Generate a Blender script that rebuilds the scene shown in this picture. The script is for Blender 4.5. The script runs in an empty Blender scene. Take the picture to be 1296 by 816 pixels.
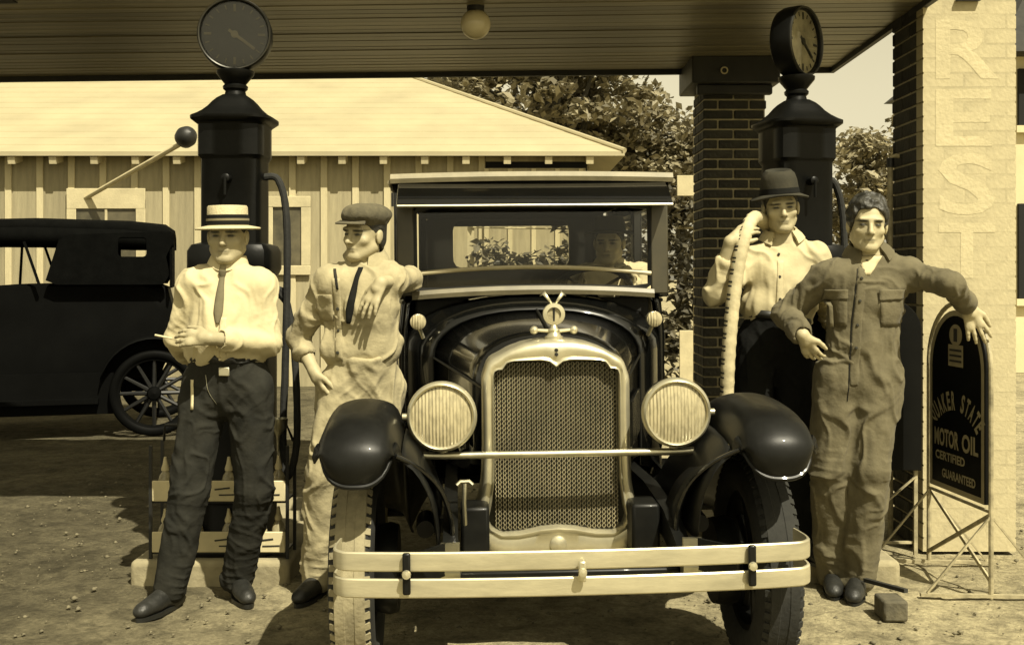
import bpy, bmesh, math, random
import numpy as np
from mathutils import Vector, Matrix, Euler
from mathutils.bvhtree import BVHTree

R = math.radians
random.seed(7)
scene = bpy.context.scene
col = scene.collection

# ------------------------------------------------------------------ camera
FPX, HORIZON, CAM_H = 1390.0, 350.0, 1.40
cam_data = bpy.data.cameras.new('camera')
cam = bpy.data.objects.new('camera', cam_data)
col.objects.link(cam)
cam.location = (0, 0, CAM_H)
cam.rotation_euler = (R(90), 0, 0)
cam_data.sensor_width = 36
cam_data.lens = 36 * FPX / 1296
cam_data.shift_y = -(408 - HORIZON) / 1296
cam_data.clip_start = 0.05
cam_data.clip_end = 2000
scene.camera = cam

# ------------------------------------------------------------------ sky and sun
SUN_AZ, SUN_EL = 32.0, 54.0          # degrees to the right of straight behind the camera; elevation
world = bpy.data.worlds.new('World')
scene.world = world
world.use_nodes = True
wn, wl = world.node_tree.nodes, world.node_tree.links
wn.clear()
w_out = wn.new('ShaderNodeOutputWorld')
w_bg = wn.new('ShaderNodeBackground')
w_sky = wn.new('ShaderNodeTexSky')
w_sky.sky_type = 'NISHITA'
w_sky.sun_disc = False
w_sky.sun_elevation = R(SUN_EL)
w_sky.sun_rotation = R(180 - SUN_AZ)
w_sky.air_density = 1.0
w_sky.dust_density = 1.2
w_bw = wn.new('ShaderNodeSeparateColor')     # old plates see only the blue end of daylight, so the sky prints pale
w_mul = wn.new('ShaderNodeVectorMath'); w_mul.operation = 'MULTIPLY'
w_mul.inputs[1].default_value = (1.0, 0.90, 0.60)
wl.new(w_sky.outputs[0], w_bw.inputs[0])
wl.new(w_bw.outputs[2], w_mul.inputs[0])
wl.new(w_mul.outputs[0], w_bg.inputs[0])
w_bg.inputs[1].default_value = 0.10
wl.new(w_bg.outputs[0], w_out.inputs[0])

sun_data = bpy.data.lights.new('sun', 'SUN')
sun_data.energy = 5.0
sun_data.angle = R(0.53)
sun_data.color = (1.0, 0.92, 0.71)
sun = bpy.data.objects.new('sun', sun_data)
col.objects.link(sun)
sun_dir = Vector((math.sin(R(SUN_AZ)) * math.cos(R(SUN_EL)), -math.cos(R(SUN_AZ)) * math.cos(R(SUN_EL)), math.sin(R(SUN_EL))))
sun.rotation_euler = sun_dir.to_track_quat('Z', 'Y').to_euler()
sun.location = sun_dir * 30

scene.view_settings.view_transform = 'Standard'
scene.view_settings.look = 'None'
scene.view_settings.exposure = 0.58
scene.view_settings.gamma = 1.0
scene.view_settings.use_curve_mapping = False
scene.render.engine = 'CYCLES'
scene.cycles.use_denoising = True
scene.cycles.max_bounces = 8
scene.cycles.transparent_max_bounces = 12
scene.cycles.caustics_reflective = False
scene.cycles.caustics_refractive = False

# ------------------------------------------------------------------ helpers
def P(px, py, d):
    """a point at distance d in front of the camera that stands at pixel (px, py) of the photograph"""
    return Vector(((px - 648) / FPX * d, d, CAM_H + (HORIZON - py) / FPX * d))

ORG = {}          # object -> world point its mesh coordinates are measured from

def tag(o, label=None, cat=None, group=None, kind=None):
    if label: o['label'] = label
    if cat: o['category'] = cat
    if group: o['group'] = group
    if kind: o['kind'] = kind
    return o

def thing(name, loc, label, cat, group=None):
    o = bpy.data.objects.new(name, None)
    o.empty_display_size = 0.1
    col.objects.link(o)
    o.location = loc
    ORG[o] = Vector(loc)
    return tag(o, label, cat, group)

def vnoise(p, seed=0):
    """smooth lattice noise in -1..1 for an (N,3) array"""
    p = np.asarray(p, dtype=np.float64)
    i = np.floor(p).astype(np.int64)
    f = p - i
    f = f * f * (3 - 2 * f)
    def h(dx, dy, dz):
        n = (i[:, 0] + dx) * 374761393 + (i[:, 1] + dy) * 668265263 + (i[:, 2] + dz) * 1274126177 + seed * 974634777
        n = (n ^ (n >> 13)) & 0xffffffff
        n = (n * 1103515245 + 12345) & 0xffffffff
        n = (n ^ (n >> 16)) & 0xffffffff
        n = (n * 2246822519) & 0xffffffff
        return ((n >> 8) & 0xffff) / 32767.5 - 1.0
    r = 0
    for dx in (0, 1):
        for dy in (0, 1):
            for dz in (0, 1):
                w = (f[:, 0] if dx else 1 - f[:, 0]) * (f[:, 1] if dy else 1 - f[:, 1]) * (f[:, 2] if dz else 1 - f[:, 2])
                r = r + w * h(dx, dy, dz)
    return r

class MB:
    """collects shapes into one mesh"""
    def __init__(s):
        s.v = []; s.f = []
    def add(s, vs, fs):
        n = len(s.v)
        s.v.extend([tuple(q) for q in vs])
        s.f.extend([tuple(i + n for i in q) for q in fs])
        return s
    def box(s, lo, hi):
        x0, y0, z0 = lo; x1, y1, z1 = hi
        return s.add([(x0,y0,z0),(x1,y0,z0),(x1,y1,z0),(x0,y1,z0),(x0,y0,z1),(x1,y0,z1),(x1,y1,z1),(x0,y1,z1)],
                     [(0,3,2,1),(4,5,6,7),(0,1,5,4),(1,2,6,5),(2,3,7,6),(3,0,4,7)])
    def bar(s, a, b, w, h, up=(0,0,1)):
        a = Vector(a); b = Vector(b); d = (b - a).normalized(); up = Vector(up)
        if abs(d.dot(up)) > .95: up = Vector((0,1,0)) if abs(d.y) < .9 else Vector((1,0,0))
        r = d.cross(up).normalized(); u = r.cross(d).normalized()
        vs = [q + r * sx * w / 2 + u * sz * h / 2 for q in (a, b) for sx, sz in ((-1,-1),(1,-1),(1,1),(-1,1))]
        return s.add(vs, [(0,1,2,3),(7,6,5,4),(0,4,5,1),(1,5,6,2),(2,6,7,3),(3,7,4,0)])
    def rings(s, rs, closed=True, cap0=True, cap1=True):
        n = len(rs[0]); base = len(s.v)
        for r in rs: s.v.extend([tuple(q) for q in r])
        for k in range(len(rs) - 1):
            for i in range(n if closed else n - 1):
                j = (i + 1) % n
                s.f.append((base + k*n + i, base + k*n + j, base + (k+1)*n + j, base + (k+1)*n + i))
        if closed and cap0: s.f.append(tuple(base + i for i in range(n))[::-1])
        if closed and cap1: s.f.append(tuple(base + (len(rs)-1)*n + i for i in range(n)))
        return s
    def tube(s, path, rad, n=10, caps=True, flat=None):
        path = [Vector(q) for q in path]
        if not hasattr(rad, '__len__'): rad = [rad] * len(path)
        t0 = (path[1] - path[0]).normalized()
        ref = Vector((0,0,1)) if abs(t0.z) < .9 else Vector((1,0,0))
        u = t0.cross(ref).normalized()
        rs = []
        for i, q in enumerate(path):
            t = (path[min(i+1, len(path)-1)] - path[max(i-1, 0)]).normalized()
            u = (u - t * u.dot(t)).normalized(); w = t.cross(u)
            fl = flat or 1.0
            rs.append([q + (u * math.cos(2*math.pi*k/n) + w * math.sin(2*math.pi*k/n) * fl) * rad[i] for k in range(n)])
        return s.rings(rs, True, caps, caps)
    def lathe(s, prof, org, axis=(0,0,1), n=32, cap0=False, cap1=False, sx=1.0):
        """prof: (radius, height along axis)"""
        org = Vector(org); a = Vector(axis).normalized()
        ref = Vector((0,0,1)) if abs(a.z) < .9 else Vector((1,0,0))
        u = ref.cross(a).normalized(); w = a.cross(u)
        rs = [[org + a * h + (u * math.cos(2*math.pi*k/n) * sx + w * math.sin(2*math.pi*k/n)) * max(r, 1e-4) for k in range(n)] for r, h in prof]
        return s.rings(rs, True, cap0, cap1)
    def build(s, name, mat, parent=None, smooth=35, bevel=0, loc=None, seg=2, local=False):
        off = ORG.get(parent, Vector((0,0,0))) if parent is not None else (Vector(loc) if loc is not None else Vector((0,0,0)))
        me = bpy.data.meshes.new(name)
        vs = np.array(s.v, dtype=np.float64).reshape(-1, 3) - np.array(off)
        me.from_pydata(vs.tolist(), [], s.f)
        return finish(name, me, mat, parent, smooth, bevel, off, seg)

def finish(name, me, mat, parent=None, smooth=35, bevel=0, off=Vector((0,0,0)), seg=2, normals=True):
    if normals:
        bm = bmesh.new(); bm.from_mesh(me)
        bmesh.ops.recalc_face_normals(bm, faces=bm.faces)
        bm.to_mesh(me); bm.free()
    if smooth is not None:
        me.polygons.foreach_set('use_smooth', [True] * len(me.polygons))
        if smooth < 180: me.set_sharp_from_angle(angle=R(smooth))
    o = bpy.data.objects.new(name, me)
    col.objects.link(o)
    for m in (mat if isinstance(mat, (list, tuple)) else [mat]): me.materials.append(m)
    if parent is not None:
        o.parent = parent
    else:
        o.location = off
    ORG[o] = Vector(off)
    if bevel:
        b = o.modifiers.new('bevel', 'BEVEL'); b.width = bevel; b.segments = seg; b.limit_method = 'ANGLE'; b.angle_limit = R(40)
    return o

def inst(name, src, parent, loc, rot=(0,0,0), scale=(1,1,1)):
    """a piece that shares mesh data with src"""
    o = bpy.data.objects.new(name, src)
    col.objects.link(o)
    if parent is not None:
        o.parent = parent
        o.location = Vector(loc) - ORG.get(parent, Vector((0,0,0)))
    else:
        o.location = loc
    o.rotation_euler = rot; o.scale = scale
    return o

def mesh_data(name, mb, mat, bevel=0, smooth=None):
    me = bpy.data.meshes.new(name)
    me.from_pydata(mb.v, [], mb.f)
    bm = bmesh.new(); bm.from_mesh(me)
    if bevel: bmesh.ops.bevel(bm, geom=list(bm.edges), offset=bevel, segments=1, affect='EDGES')
    bmesh.ops.recalc_face_normals(bm, faces=bm.faces)
    bm.to_mesh(me); bm.free()
    me.materials.append(mat)
    if smooth:
        me.polygons.foreach_set('use_smooth', [True] * len(me.polygons)); me.set_sharp_from_angle(angle=R(smooth))
    return me

def polar(poly, c, n=96, a0=0.0):
    """points where n rays from c meet a polygon given as (x,z) pairs"""
    out = []
    for k in range(n):
        a = a0 + 2 * math.pi * k / n
        dx, dz = math.cos(a), math.sin(a); best = None
        for i in range(len(poly)):
            x1, z1 = poly[i][0]-c[0], poly[i][1]-c[1]; x2, z2 = poly[(i+1)%len(poly)][0]-c[0], poly[(i+1)%len(poly)][1]-c[1]
            ex, ez = x2-x1, z2-z1; den = dx*ez - dz*ex
            if abs(den) < 1e-12: continue
            t = (x1*ez - z1*ex)/den; u = (x1*dz - z1*dx)/den
            if t > 0 and -1e-6 <= u <= 1+1e-6 and (best is None or t > best): best = t
        out.append((c[0]+dx*best, c[1]+dz*best))
    return out

def rrect(x0, x1, z0, z1, r, k=6):
    pts = []
    for cx, cz, a0 in ((x1-r, z1-r, 0), (x0+r, z1-r, 90), (x0+r, z0+r, 180), (x1-r, z0+r, 270)):
        for i in range(k+1):
            a = R(a0 + 90*i/k); pts.append((cx + r*math.cos(a), cz + r*math.sin(a)))
    return pts

def spline(pts, n):
    """Catmull-Rom through points"""
    pts = [Vector(q) for q in pts]; out = []
    m = len(pts) - 1
    for k in range(n):
        t = k / (n - 1) * m; i = min(int(t), m - 1); f = t - i
        p0 = pts[max(i-1,0)]; p1 = pts[i]; p2 = pts[i+1]; p3 = pts[min(i+2,m)]
        out.append(0.5*((2*p1) + (p2-p0)*f + (2*p0-5*p1+4*p2-p3)*f*f + (3*p1-p0-3*p2+p3)*f**3))
    return out

def text_mesh(txt, w, h, bold=0.0):
    """flat lettering as (verts, faces), scaled to fill a w x h rectangle with its lower left corner at 0,0"""
    cu = bpy.data.curves.new('lettering', 'FONT'); cu.body = txt; cu.size = 1; cu.resolution_u = 3; cu.offset = bold
    o = bpy.data.objects.new('lettering', cu); col.objects.link(o)
    bpy.context.view_layer.update()
    me = bpy.data.meshes.new_from_object(o.evaluated_get(bpy.context.evaluated_depsgraph_get()))
    vs = np.array([v.co[:] for v in me.vertices]); fs = [tuple(p.vertices) for p in me.polygons]
    bpy.data.objects.remove(o); bpy.data.curves.remove(cu); bpy.data.meshes.remove(me)
    lo, hi = vs.min(0), vs.max(0)
    vs[:, 0] = (vs[:, 0]-lo[0])/(hi[0]-lo[0])*w; vs[:, 1] = (vs[:, 1]-lo[1])/(hi[1]-lo[1])*h
    return vs, fs

# ------------------------------------------------------------------ materials
def tone(v, k=1.0):
    """photographic sepia print: pale things straw coloured, dark things a greenish black"""
    w = min(1.0, max(0.0, (v - 0.006) / 0.06)) * k
    return (v, v * (1.05 - 0.17 * w), v * (0.94 - 0.40 * w), 1)

def M(name, v, rough=.7, metal=0.0, var=.2, scale=6.0, bump=0.0, bscale=60.0, stretch=(1,1,1), coat=0.0, detail=5.0, spec=.5, rnd=0.0, coords='Object'):
    m = bpy.data.materials.new(name); m.use_nodes = True
    n, l = m.node_tree.nodes, m.node_tree.links
    b = n['Principled BSDF']
    b.inputs['Roughness'].default_value = rough; b.inputs['Metallic'].default_value = metal
    b.inputs['Coat Weight'].default_value = coat; b.inputs['Coat Roughness'].default_value = .06
    b.inputs['Specular IOR Level'].default_value = spec
    tc = n.new('ShaderNodeTexCoord'); mp = n.new('ShaderNodeMapping'); mp.inputs['Scale'].default_value = stretch
    l.new(tc.outputs[coords], mp.inputs['Vector'])
    nz = n.new('ShaderNodeTexNoise'); nz.inputs['Scale'].default_value = scale; nz.inputs['Detail'].default_value = detail; nz.inputs['Roughness'].default_value = .62
    l.new(mp.outputs[0], nz.inputs['Vector'])
    rp = n.new('ShaderNodeValToRGB'); rp.color_ramp.elements[0].position = .3; rp.color_ramp.elements[1].position = .72
    rp.color_ramp.elements[0].color = tone(v*(1-var), 1 - .45*metal); rp.color_ramp.elements[1].color = tone(min(.9, v*(1+var)), 1 - .45*metal)
    l.new(nz.outputs['Fac'], rp.inputs[0])
    out = rp.outputs[0]
    if rnd:
        oi = n.new('ShaderNodeObjectInfo'); mr = n.new('ShaderNodeMapRange'); mr.inputs['To Min'].default_value = 1-rnd; mr.inputs['To Max'].default_value = 1+rnd
        l.new(oi.outputs['Random'], mr.inputs['Value'])
        vm = n.new('ShaderNodeVectorMath'); vm.operation = 'SCALE'; l.new(out, vm.inputs[0]); l.new(mr.outputs[0], vm.inputs['Scale']); out = vm.outputs[0]
    l.new(out, b.inputs['Base Color'])
    if bump:
        bz = n.new('ShaderNodeTexNoise'); bz.inputs['Scale'].default_value = bscale; bz.inputs['Detail'].default_value = 6
        l.new(mp.outputs[0], bz.inputs['Vector'])
        bp = n.new('ShaderNodeBump'); bp.inputs['Strength'].default_value = min(1, bump); bp.inputs['Distance'].default_value = .01
        l.new(bz.outputs['Fac'], bp.inputs['Height']); l.new(bp.outputs[0], b.inputs['Normal'])
    m['bsdf'] = b.name
    return m

def dirt_material():
    m = bpy.data.materials.new('packed_dirt'); m.use_nodes = True
    n, l = m.node_tree.nodes, m.node_tree.links; b = n['Principled BSDF']
    b.inputs['Roughness'].default_value = .95; b.inputs['Specular IOR Level'].default_value = .15
    tc = n.new('ShaderNodeTexCoord')
    def noise(scale, detail, rough=.6, dist=0.0):
        z = n.new('ShaderNodeTexNoise'); z.inputs['Scale'].default_value = scale; z.inputs['Detail'].default_value = detail; z.inputs['Roughness'].default_value = rough; z.inputs['Distortion'].default_value = dist
        l.new(tc.outputs['Object'], z.inputs['Vector']); return z.outputs['Fac']
    def ramp(f, p0, c0, p1, c1):
        r = n.new('ShaderNodeValToRGB'); r.color_ramp.elements[0].position = p0; r.color_ramp.elements[1].position = p1; r.color_ramp.elements[0].color = c0; r.color_ramp.elements[1].color = c1; l.new(f, r.inputs[0]); return r.outputs[0]
    def mul(a, c):
        v = n.new('ShaderNodeVectorMath'); v.operation = 'MULTIPLY'; l.new(a, v.inputs[0]); l.new(c, v.inputs[1]); return v.outputs[0]
    base = ramp(noise(1.7, 9, .65, .6), .32, tone(.27), .68, tone(.52))
    grit = ramp(noise(42, 8, .75), .30, (.5,.5,.5,1), .62, (1.12,1.12,1.12,1))
    clod = ramp(noise(9, 6, .6, .4), .35, (.62,.62,.62,1), .58, (1.05,1.05,1.05,1))
    # dirt colour darkens towards the left, along a noise-broken edge
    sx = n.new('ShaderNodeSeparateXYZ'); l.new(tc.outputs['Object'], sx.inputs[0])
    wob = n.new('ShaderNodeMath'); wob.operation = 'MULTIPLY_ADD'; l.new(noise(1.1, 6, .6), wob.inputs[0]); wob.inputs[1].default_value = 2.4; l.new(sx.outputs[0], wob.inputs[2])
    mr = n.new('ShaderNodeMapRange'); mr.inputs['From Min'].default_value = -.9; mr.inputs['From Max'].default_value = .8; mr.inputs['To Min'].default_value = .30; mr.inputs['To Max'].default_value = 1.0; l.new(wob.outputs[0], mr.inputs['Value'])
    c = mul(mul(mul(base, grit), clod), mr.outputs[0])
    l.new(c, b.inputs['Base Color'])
    bp = n.new('ShaderNodeBump'); bp.inputs['Strength'].default_value = 1; bp.inputs['Distance'].default_value = .022; l.new(noise(24, 10, .7, .3), bp.inputs['Height'])
    bp2 = n.new('ShaderNodeBump'); bp2.inputs['Strength'].default_value = .8; bp2.inputs['Distance'].default_value = .008; l.new(noise(95, 6, .7), bp2.inputs['Height']); l.new(bp.outputs[0], bp2.inputs['Normal'])
    l.new(bp2.outputs[0], b.inputs['Normal'])
    return m
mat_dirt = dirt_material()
mat_pebble = M('pebble', .17, .9, var=.4, scale=20, rnd=.3)
mat_paint_white = M('weathered_white_paint', .50, .75, var=.16, scale=5, bump=.25, bscale=50)
mat_whitewash = M('cream_painted_masonry', .43, .85, var=.18, scale=3.5, bump=.3, bscale=45, detail=8)
mat_letter = M('pale_letter_paint', .50, .85, var=.1, scale=5, bump=.4, bscale=45)
mat_brick = M('dark_red_brick', .032, .85, var=.45, scale=14, bump=.6, bscale=50, rnd=.45)
mat_mortar = M('lime_mortar', .42, .95, var=.25, scale=18, bump=.6, bscale=70)
mat_board = M('grey_wall_board', .30, .9, var=.2, scale=3, bump=.3, bscale=30, stretch=(6,6,.6), rnd=.14)
mat_batten = M('white_batten', .50, .85, var=.15, scale=4, bump=.25, bscale=30, stretch=(3,3,.5), rnd=.08)
mat_roof = M('pale_metal_roofing', .37, .6, var=.12, scale=1.2, bump=.12, bscale=8, detail=9)
mat_ceiling = M('varnished_ceiling_plank', .15, .38, var=.45, scale=2.2, bump=.2, bscale=14, stretch=(.35,7,7), rnd=.35, detail=8)
mat_dark_wood = M('dark_painted_wood', .022, .6, var=.4, scale=5, bump=.2, bscale=30)
mat_dark_metal = M('dark_iron', .012, .5, metal=0, var=.3, scale=10, bump=.1, bscale=80)
mat_pump = M('black_pump_enamel', .0045, .40, var=.35, scale=5, bump=.06, bscale=40, spec=.16)
mat_black_paint = M('black_car_lacquer', .0035, .16, var=.3, scale=4, bump=.012, bscale=9, coat=.5, spec=.45)
mat_black_dusty = M('dusty_black_lacquer', .006, .42, var=.6, scale=7, bump=.05, bscale=30, coat=.06, spec=.22)
mat_old_car = M('dull_black_paint', .0025, .6, var=.3, scale=4, spec=.06)
mat_cloth_top = M('black_top_cloth', .003, .95, var=.3, scale=10, bump=.2, bscale=80, spec=.04)
mat_nickel = M('nickel_plate', .62, .30, metal=.72, var=.16, scale=9, bump=.02, bscale=40)
mat_dull_nickel = M('dull_nickel', .55, .38, metal=1, var=.2, scale=12, bump=.05, bscale=60)
mat_bumper = M('bumper_steel', .56, .40, metal=.55, var=.22, scale=5, bump=.06, bscale=40, stretch=(1,1,5), detail=9)
mat_core = M('radiator_brass_fin', .42, .5, metal=.1, var=.3, scale=5, detail=3)
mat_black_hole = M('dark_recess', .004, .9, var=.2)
mat_rubber = M('black_rubber', .013, .85, var=.45, scale=12, bump=.3, bscale=50)
mat_rubber_dark = M('dark_tread_rubber', .018, .9, var=.4, scale=9, bump=.3, bscale=60)
mat_rubber_pale = M('pale_tread_rubber', .25, .95, var=.35, scale=9, bump=.4, bscale=60)
mat_spoke = M('varnished_spoke', .004, .5, var=.3, scale=10)
mat_interior = M('dark_upholstery', .010, .9, var=.3, scale=8, bump=.3, bscale=50)
mat_roof_trim = M('tan_roof_edge', .24, .55, var=.25, scale=6, bump=.1, bscale=30)
mat_bottle = M('oil_bottle_glass', .45, .2, var=.5, scale=12)
mat_label = M('paper_label', .6, .8, var=.12, scale=9)
mat_globe = M('opal_glass_globe', .55, .18, var=.15, scale=4)
mat_rope = M('pale_cord', .5, .9, var=.2, scale=30)
mat_sign = M('dark_sign_enamel', .004, .45, var=.3, scale=6, bump=.04, bscale=30, spec=.12)
mat_sign_text = M('sign_lettering_yellow', .30, .5, var=.2, scale=9)
mat_sign_frame = M('chipped_sign_frame', .34, .6, var=.45, scale=14, bump=.2, bscale=60)
mat_leather = M('worn_shoe_leather', .016, .5, var=.4, scale=14, bump=.3, bscale=60)
mat_bark = M('tree_bark', .05, .95, var=.4, scale=8, bump=.9, bscale=20, stretch=(1,1,.3))
mat_hose = M('pale_rubber_hose', .50, .8, var=.25, scale=14, bump=.2, bscale=60)
mat_far_wall = M('pale_far_wall', .6, .9, var=.1, scale=2)

def cloth(name, v, rough=.95, var=.14, weave=True, stripe=0.0, bump=.35):
    m = M(name, v, rough, var=var, scale=9, bump=bump, bscale=26, detail=8, spec=.15)
    b = m.node_tree.nodes[m['bsdf']]
    b.inputs['Sheen Weight'].default_value = .04 if v > .1 else 0
    return m
mat_white_shirt = cloth('white_cotton_shirt', .53, var=.07)
mat_cream_shirt = cloth('cream_work_shirt', .50, var=.1)
mat_pale_denim = cloth('pale_denim_work_clothes', .36, var=.2, bump=.6)
mat_coverall = cloth('olive_coverall_twill', .125, var=.25, bump=.6)
mat_dark_trouser = cloth('dark_wool_trousers', .024, var=.3, bump=.5)
mat_black_trouser = cloth('black_work_trousers', .006, var=.3, bump=.5)
mat_tie = cloth('grey_necktie', .14, var=.25)
mat_black_tie = cloth('black_necktie', .012, var=.25)
mat_straw = M('straw_hat_braid', .50, .85, var=.12, scale=14, bump=.4, bscale=120)
mat_hat_band = cloth('black_hat_ribbon', .010)
mat_hat_stripe = cloth('pale_hat_stripe', .2)
mat_felt = cloth('brown_hat_felt', .04, var=.3)
mat_tweed = cloth('tweed_cap_wool', .11, var=.55, bump=.8)
mat_hair = M('dark_curly_hair', .03, .55, var=.5, scale=40, bump=.6, bscale=70)
mat_belt = M('black_belt_leather', .012, .45, var=.3)
mat_button = M('dark_button', .03, .4)

def skin_material():
    m = bpy.data.materials.new('weathered_skin'); m.use_nodes = True
    n, l = m.node_tree.nodes, m.node_tree.links; b = n['Principled BSDF']
    at = n.new('ShaderNodeAttribute'); at.attribute_name = 'complexion'
    tc = n.new('ShaderNodeTexCoord'); nz = n.new('ShaderNodeTexNoise'); nz.inputs['Scale'].default_value = 45; nz.inputs['Detail'].default_value = 5
    l.new(tc.outputs['Object'], nz.inputs['Vector'])
    mr = n.new('ShaderNodeMapRange'); mr.inputs['To Min'].default_value = .85; mr.inputs['To Max'].default_value = 1.12
    l.new(nz.outputs['Fac'], mr.inputs['Value'])
    vm = n.new('ShaderNodeVectorMath'); vm.operation = 'SCALE'
    l.new(at.outputs['Color'], vm.inputs[0]); l.new(mr.outputs[0], vm.inputs['Scale']); l.new(vm.outputs[0], b.inputs['Base Color'])
    b.inputs['Roughness'].default_value = .55; b.inputs['Specular IOR Level'].default_value = .35
    bp = n.new('ShaderNodeBump'); bp.inputs['Strength'].default_value = .15; bp.inputs['Distance'].default_value = .004
    bz = n.new('ShaderNodeTexNoise'); bz.inputs['Scale'].default_value = 130; l.new(tc.outputs['Object'], bz.inputs['Vector'])
    l.new(bz.outputs['Fac'], bp.inputs['Height']); l.new(bp.outputs[0], b.inputs['Normal'])
    return m
mat_skin = skin_material()

def glass_material(name, reflect=.12, haze=.0, rough=.02, tint=.9):
    m = bpy.data.materials.new(name); m.use_nodes = True
    n, l = m.node_tree.nodes, m.node_tree.links; n.clear()
    out = n.new('ShaderNodeOutputMaterial'); tr = n.new('ShaderNodeBsdfTransparent'); tr.inputs[0].default_value = (tint, tint, tint*.97, 1)
    gl = n.new('ShaderNodeBsdfGlossy'); gl.inputs['Roughness'].default_value = rough
    fr = n.new('ShaderNodeFresnel'); fr.inputs['IOR'].default_value = 1.5
    mx = n.new('ShaderNodeMixShader'); l.new(fr.outputs[0], mx.inputs[0]); l.new(tr.outputs[0], mx.inputs[1]); l.new(gl.outputs[0], mx.inputs[2])
    res = mx.outputs[0]
    if haze:
        df = n.new('ShaderNodeBsdfDiffuse'); df.inputs[0].default_value = tone(.5)
        m2 = n.new('ShaderNodeMixShader'); m2.inputs[0].default_value = haze; l.new(res, m2.inputs[1]); l.new(df.outputs[0], m2.inputs[2]); res = m2.outputs[0]
    l.new(res, out.inputs['Surface'])
    return m
mat_glass = glass_material('plate_glass', haze=.004)

def lens_material():
    m = M('fluted_lens_glass', .68, .12, var=.1, scale=6)
    n, l = m.node_tree.nodes, m.node_tree.links; b = n[m['bsdf']]
    tc = n.new('ShaderNodeTexCoord'); mp = n.new('ShaderNodeMapping'); mp.inputs['Scale'].default_value = (70, 70, 26); l.new(tc.outputs['Object'], mp.inputs[0])
    nz = n.new('ShaderNodeTexNoise'); nz.inputs['Scale'].default_value = 1; nz.inputs['Detail'].default_value = 3; l.new(mp.outputs[0], nz.inputs['Vector'])
    rp = n.new('ShaderNodeValToRGB'); rp.color_ramp.elements[0].position = .36; rp.color_ramp.elements[1].position = .56
    rp.color_ramp.elements[0].color = tone(.33); rp.color_ramp.elements[1].color = tone(.46)  # mottled reflections of the bowl are put into the lens colour
    l.new(nz.outputs['Fac'], rp.inputs[0]); l.new(rp.outputs[0], b.inputs['Base Color'])
    wv = n.new('ShaderNodeTexWave'); wv.bands_direction = 'X'; wv.inputs['Scale'].default_value = 26; wv.inputs['Distortion'].default_value = .6; wv.inputs['Detail'].default_value = 1; l.new(tc.outputs['Object'], wv.inputs['Vector'])
    bp = n.new('ShaderNodeBump'); bp.inputs['Strength'].default_value = .7; bp.inputs['Distance'].default_value = .004
    l.new(wv.outputs['Fac'], bp.inputs['Height']); l.new(bp.outputs[0], b.inputs['Normal'])
    return m
mat_lens = lens_material()

def leaf_material(name, v):
    m = bpy.data.materials.new(name); m.use_nodes = True
    n, l = m.node_tree.nodes, m.node_tree.links; b = n['Principled BSDF']
    g = n.new('ShaderNodeNewGeometry'); mr = n.new('ShaderNodeValToRGB')
    mr.color_ramp.elements[0].color = tone(v*.45); mr.color_ramp.elements[1].color = tone(v*1.6)
    l.new(g.outputs['Random Per Island'], mr.inputs[0]); l.new(mr.outputs[0], b.inputs['Base Color'])
    b.inputs['Roughness'].default_value = .6
    tl = n.new('ShaderNodeBsdfTranslucent'); l.new(mr.outputs[0], tl.inputs[0])
    mx = n.new('ShaderNodeMixShader'); mx.inputs[0].default_value = .3
    l.new(b.outputs[0], mx.inputs[1]); l.new(tl.outputs[0], mx.inputs[2]); l.new(mx.outputs[0], n['Material Output'].inputs[0])
    return m
mat_leaf = leaf_material('tree_leaf', .21)
mat_leaf_pale = leaf_material('hazy_tree_leaf', .26)
mat_vine = leaf_material('vine_leaf', .10)

# ================================================================== THE SETTING
def axis(fine0, fine1, step, far):
    a = list(np.arange(fine0, fine1 + 1e-6, step)); s = step; x = fine1; hi = []
    while x < far: s *= 1.35; x += s; hi.append(x)
    s = step; x = fine0; lo = []
    while x > -far: s *= 1.35; x -= s; lo.append(x)
    return np.array(lo[::-1] + a + hi)

def ground():
    xs = axis(-3.4, 3.4, .045, 400); ys = axis(2.8, 9.4, .045, 400)
    X, Y = np.meshgrid(xs, ys, indexing='ij')
    p = np.stack([X.ravel(), Y.ravel(), np.zeros(X.size)], 1)
    near = np.clip(1.6 - np.abs(p[:, 1] - 6) / 8, 0, 1) * np.clip(1.6 - np.abs(p[:, 0]) / 6, 0, 1)
    z = (vnoise(p * 1.6, 1) * .010 + vnoise(p * np.array([4, 7, 1]), 2) * .008 + vnoise(p * 13, 3) * .0045) * near
    # two worn tracks where cars pull through, wheel-ruts along the drive
    for rx in (-.55, .89, -2.3):
        z -= .012 * np.exp(-((p[:, 0] - rx - .06 * vnoise(p * .7, 5)) / .11) ** 2) * near
    p[:, 2] = z - .006
    n = len(ys); fs = []
    i = np.arange(len(xs) - 1)[:, None] * n + np.arange(n - 1)[None, :]
    fs = np.stack([i, i + n, i + n + 1, i + 1], -1).reshape(-1, 4)
    me = bpy.data.meshes.new('ground'); me.from_pydata(p.tolist(), [], fs.tolist())
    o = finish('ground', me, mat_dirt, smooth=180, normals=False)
    tag(o, kind='structure')
ground()

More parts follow.
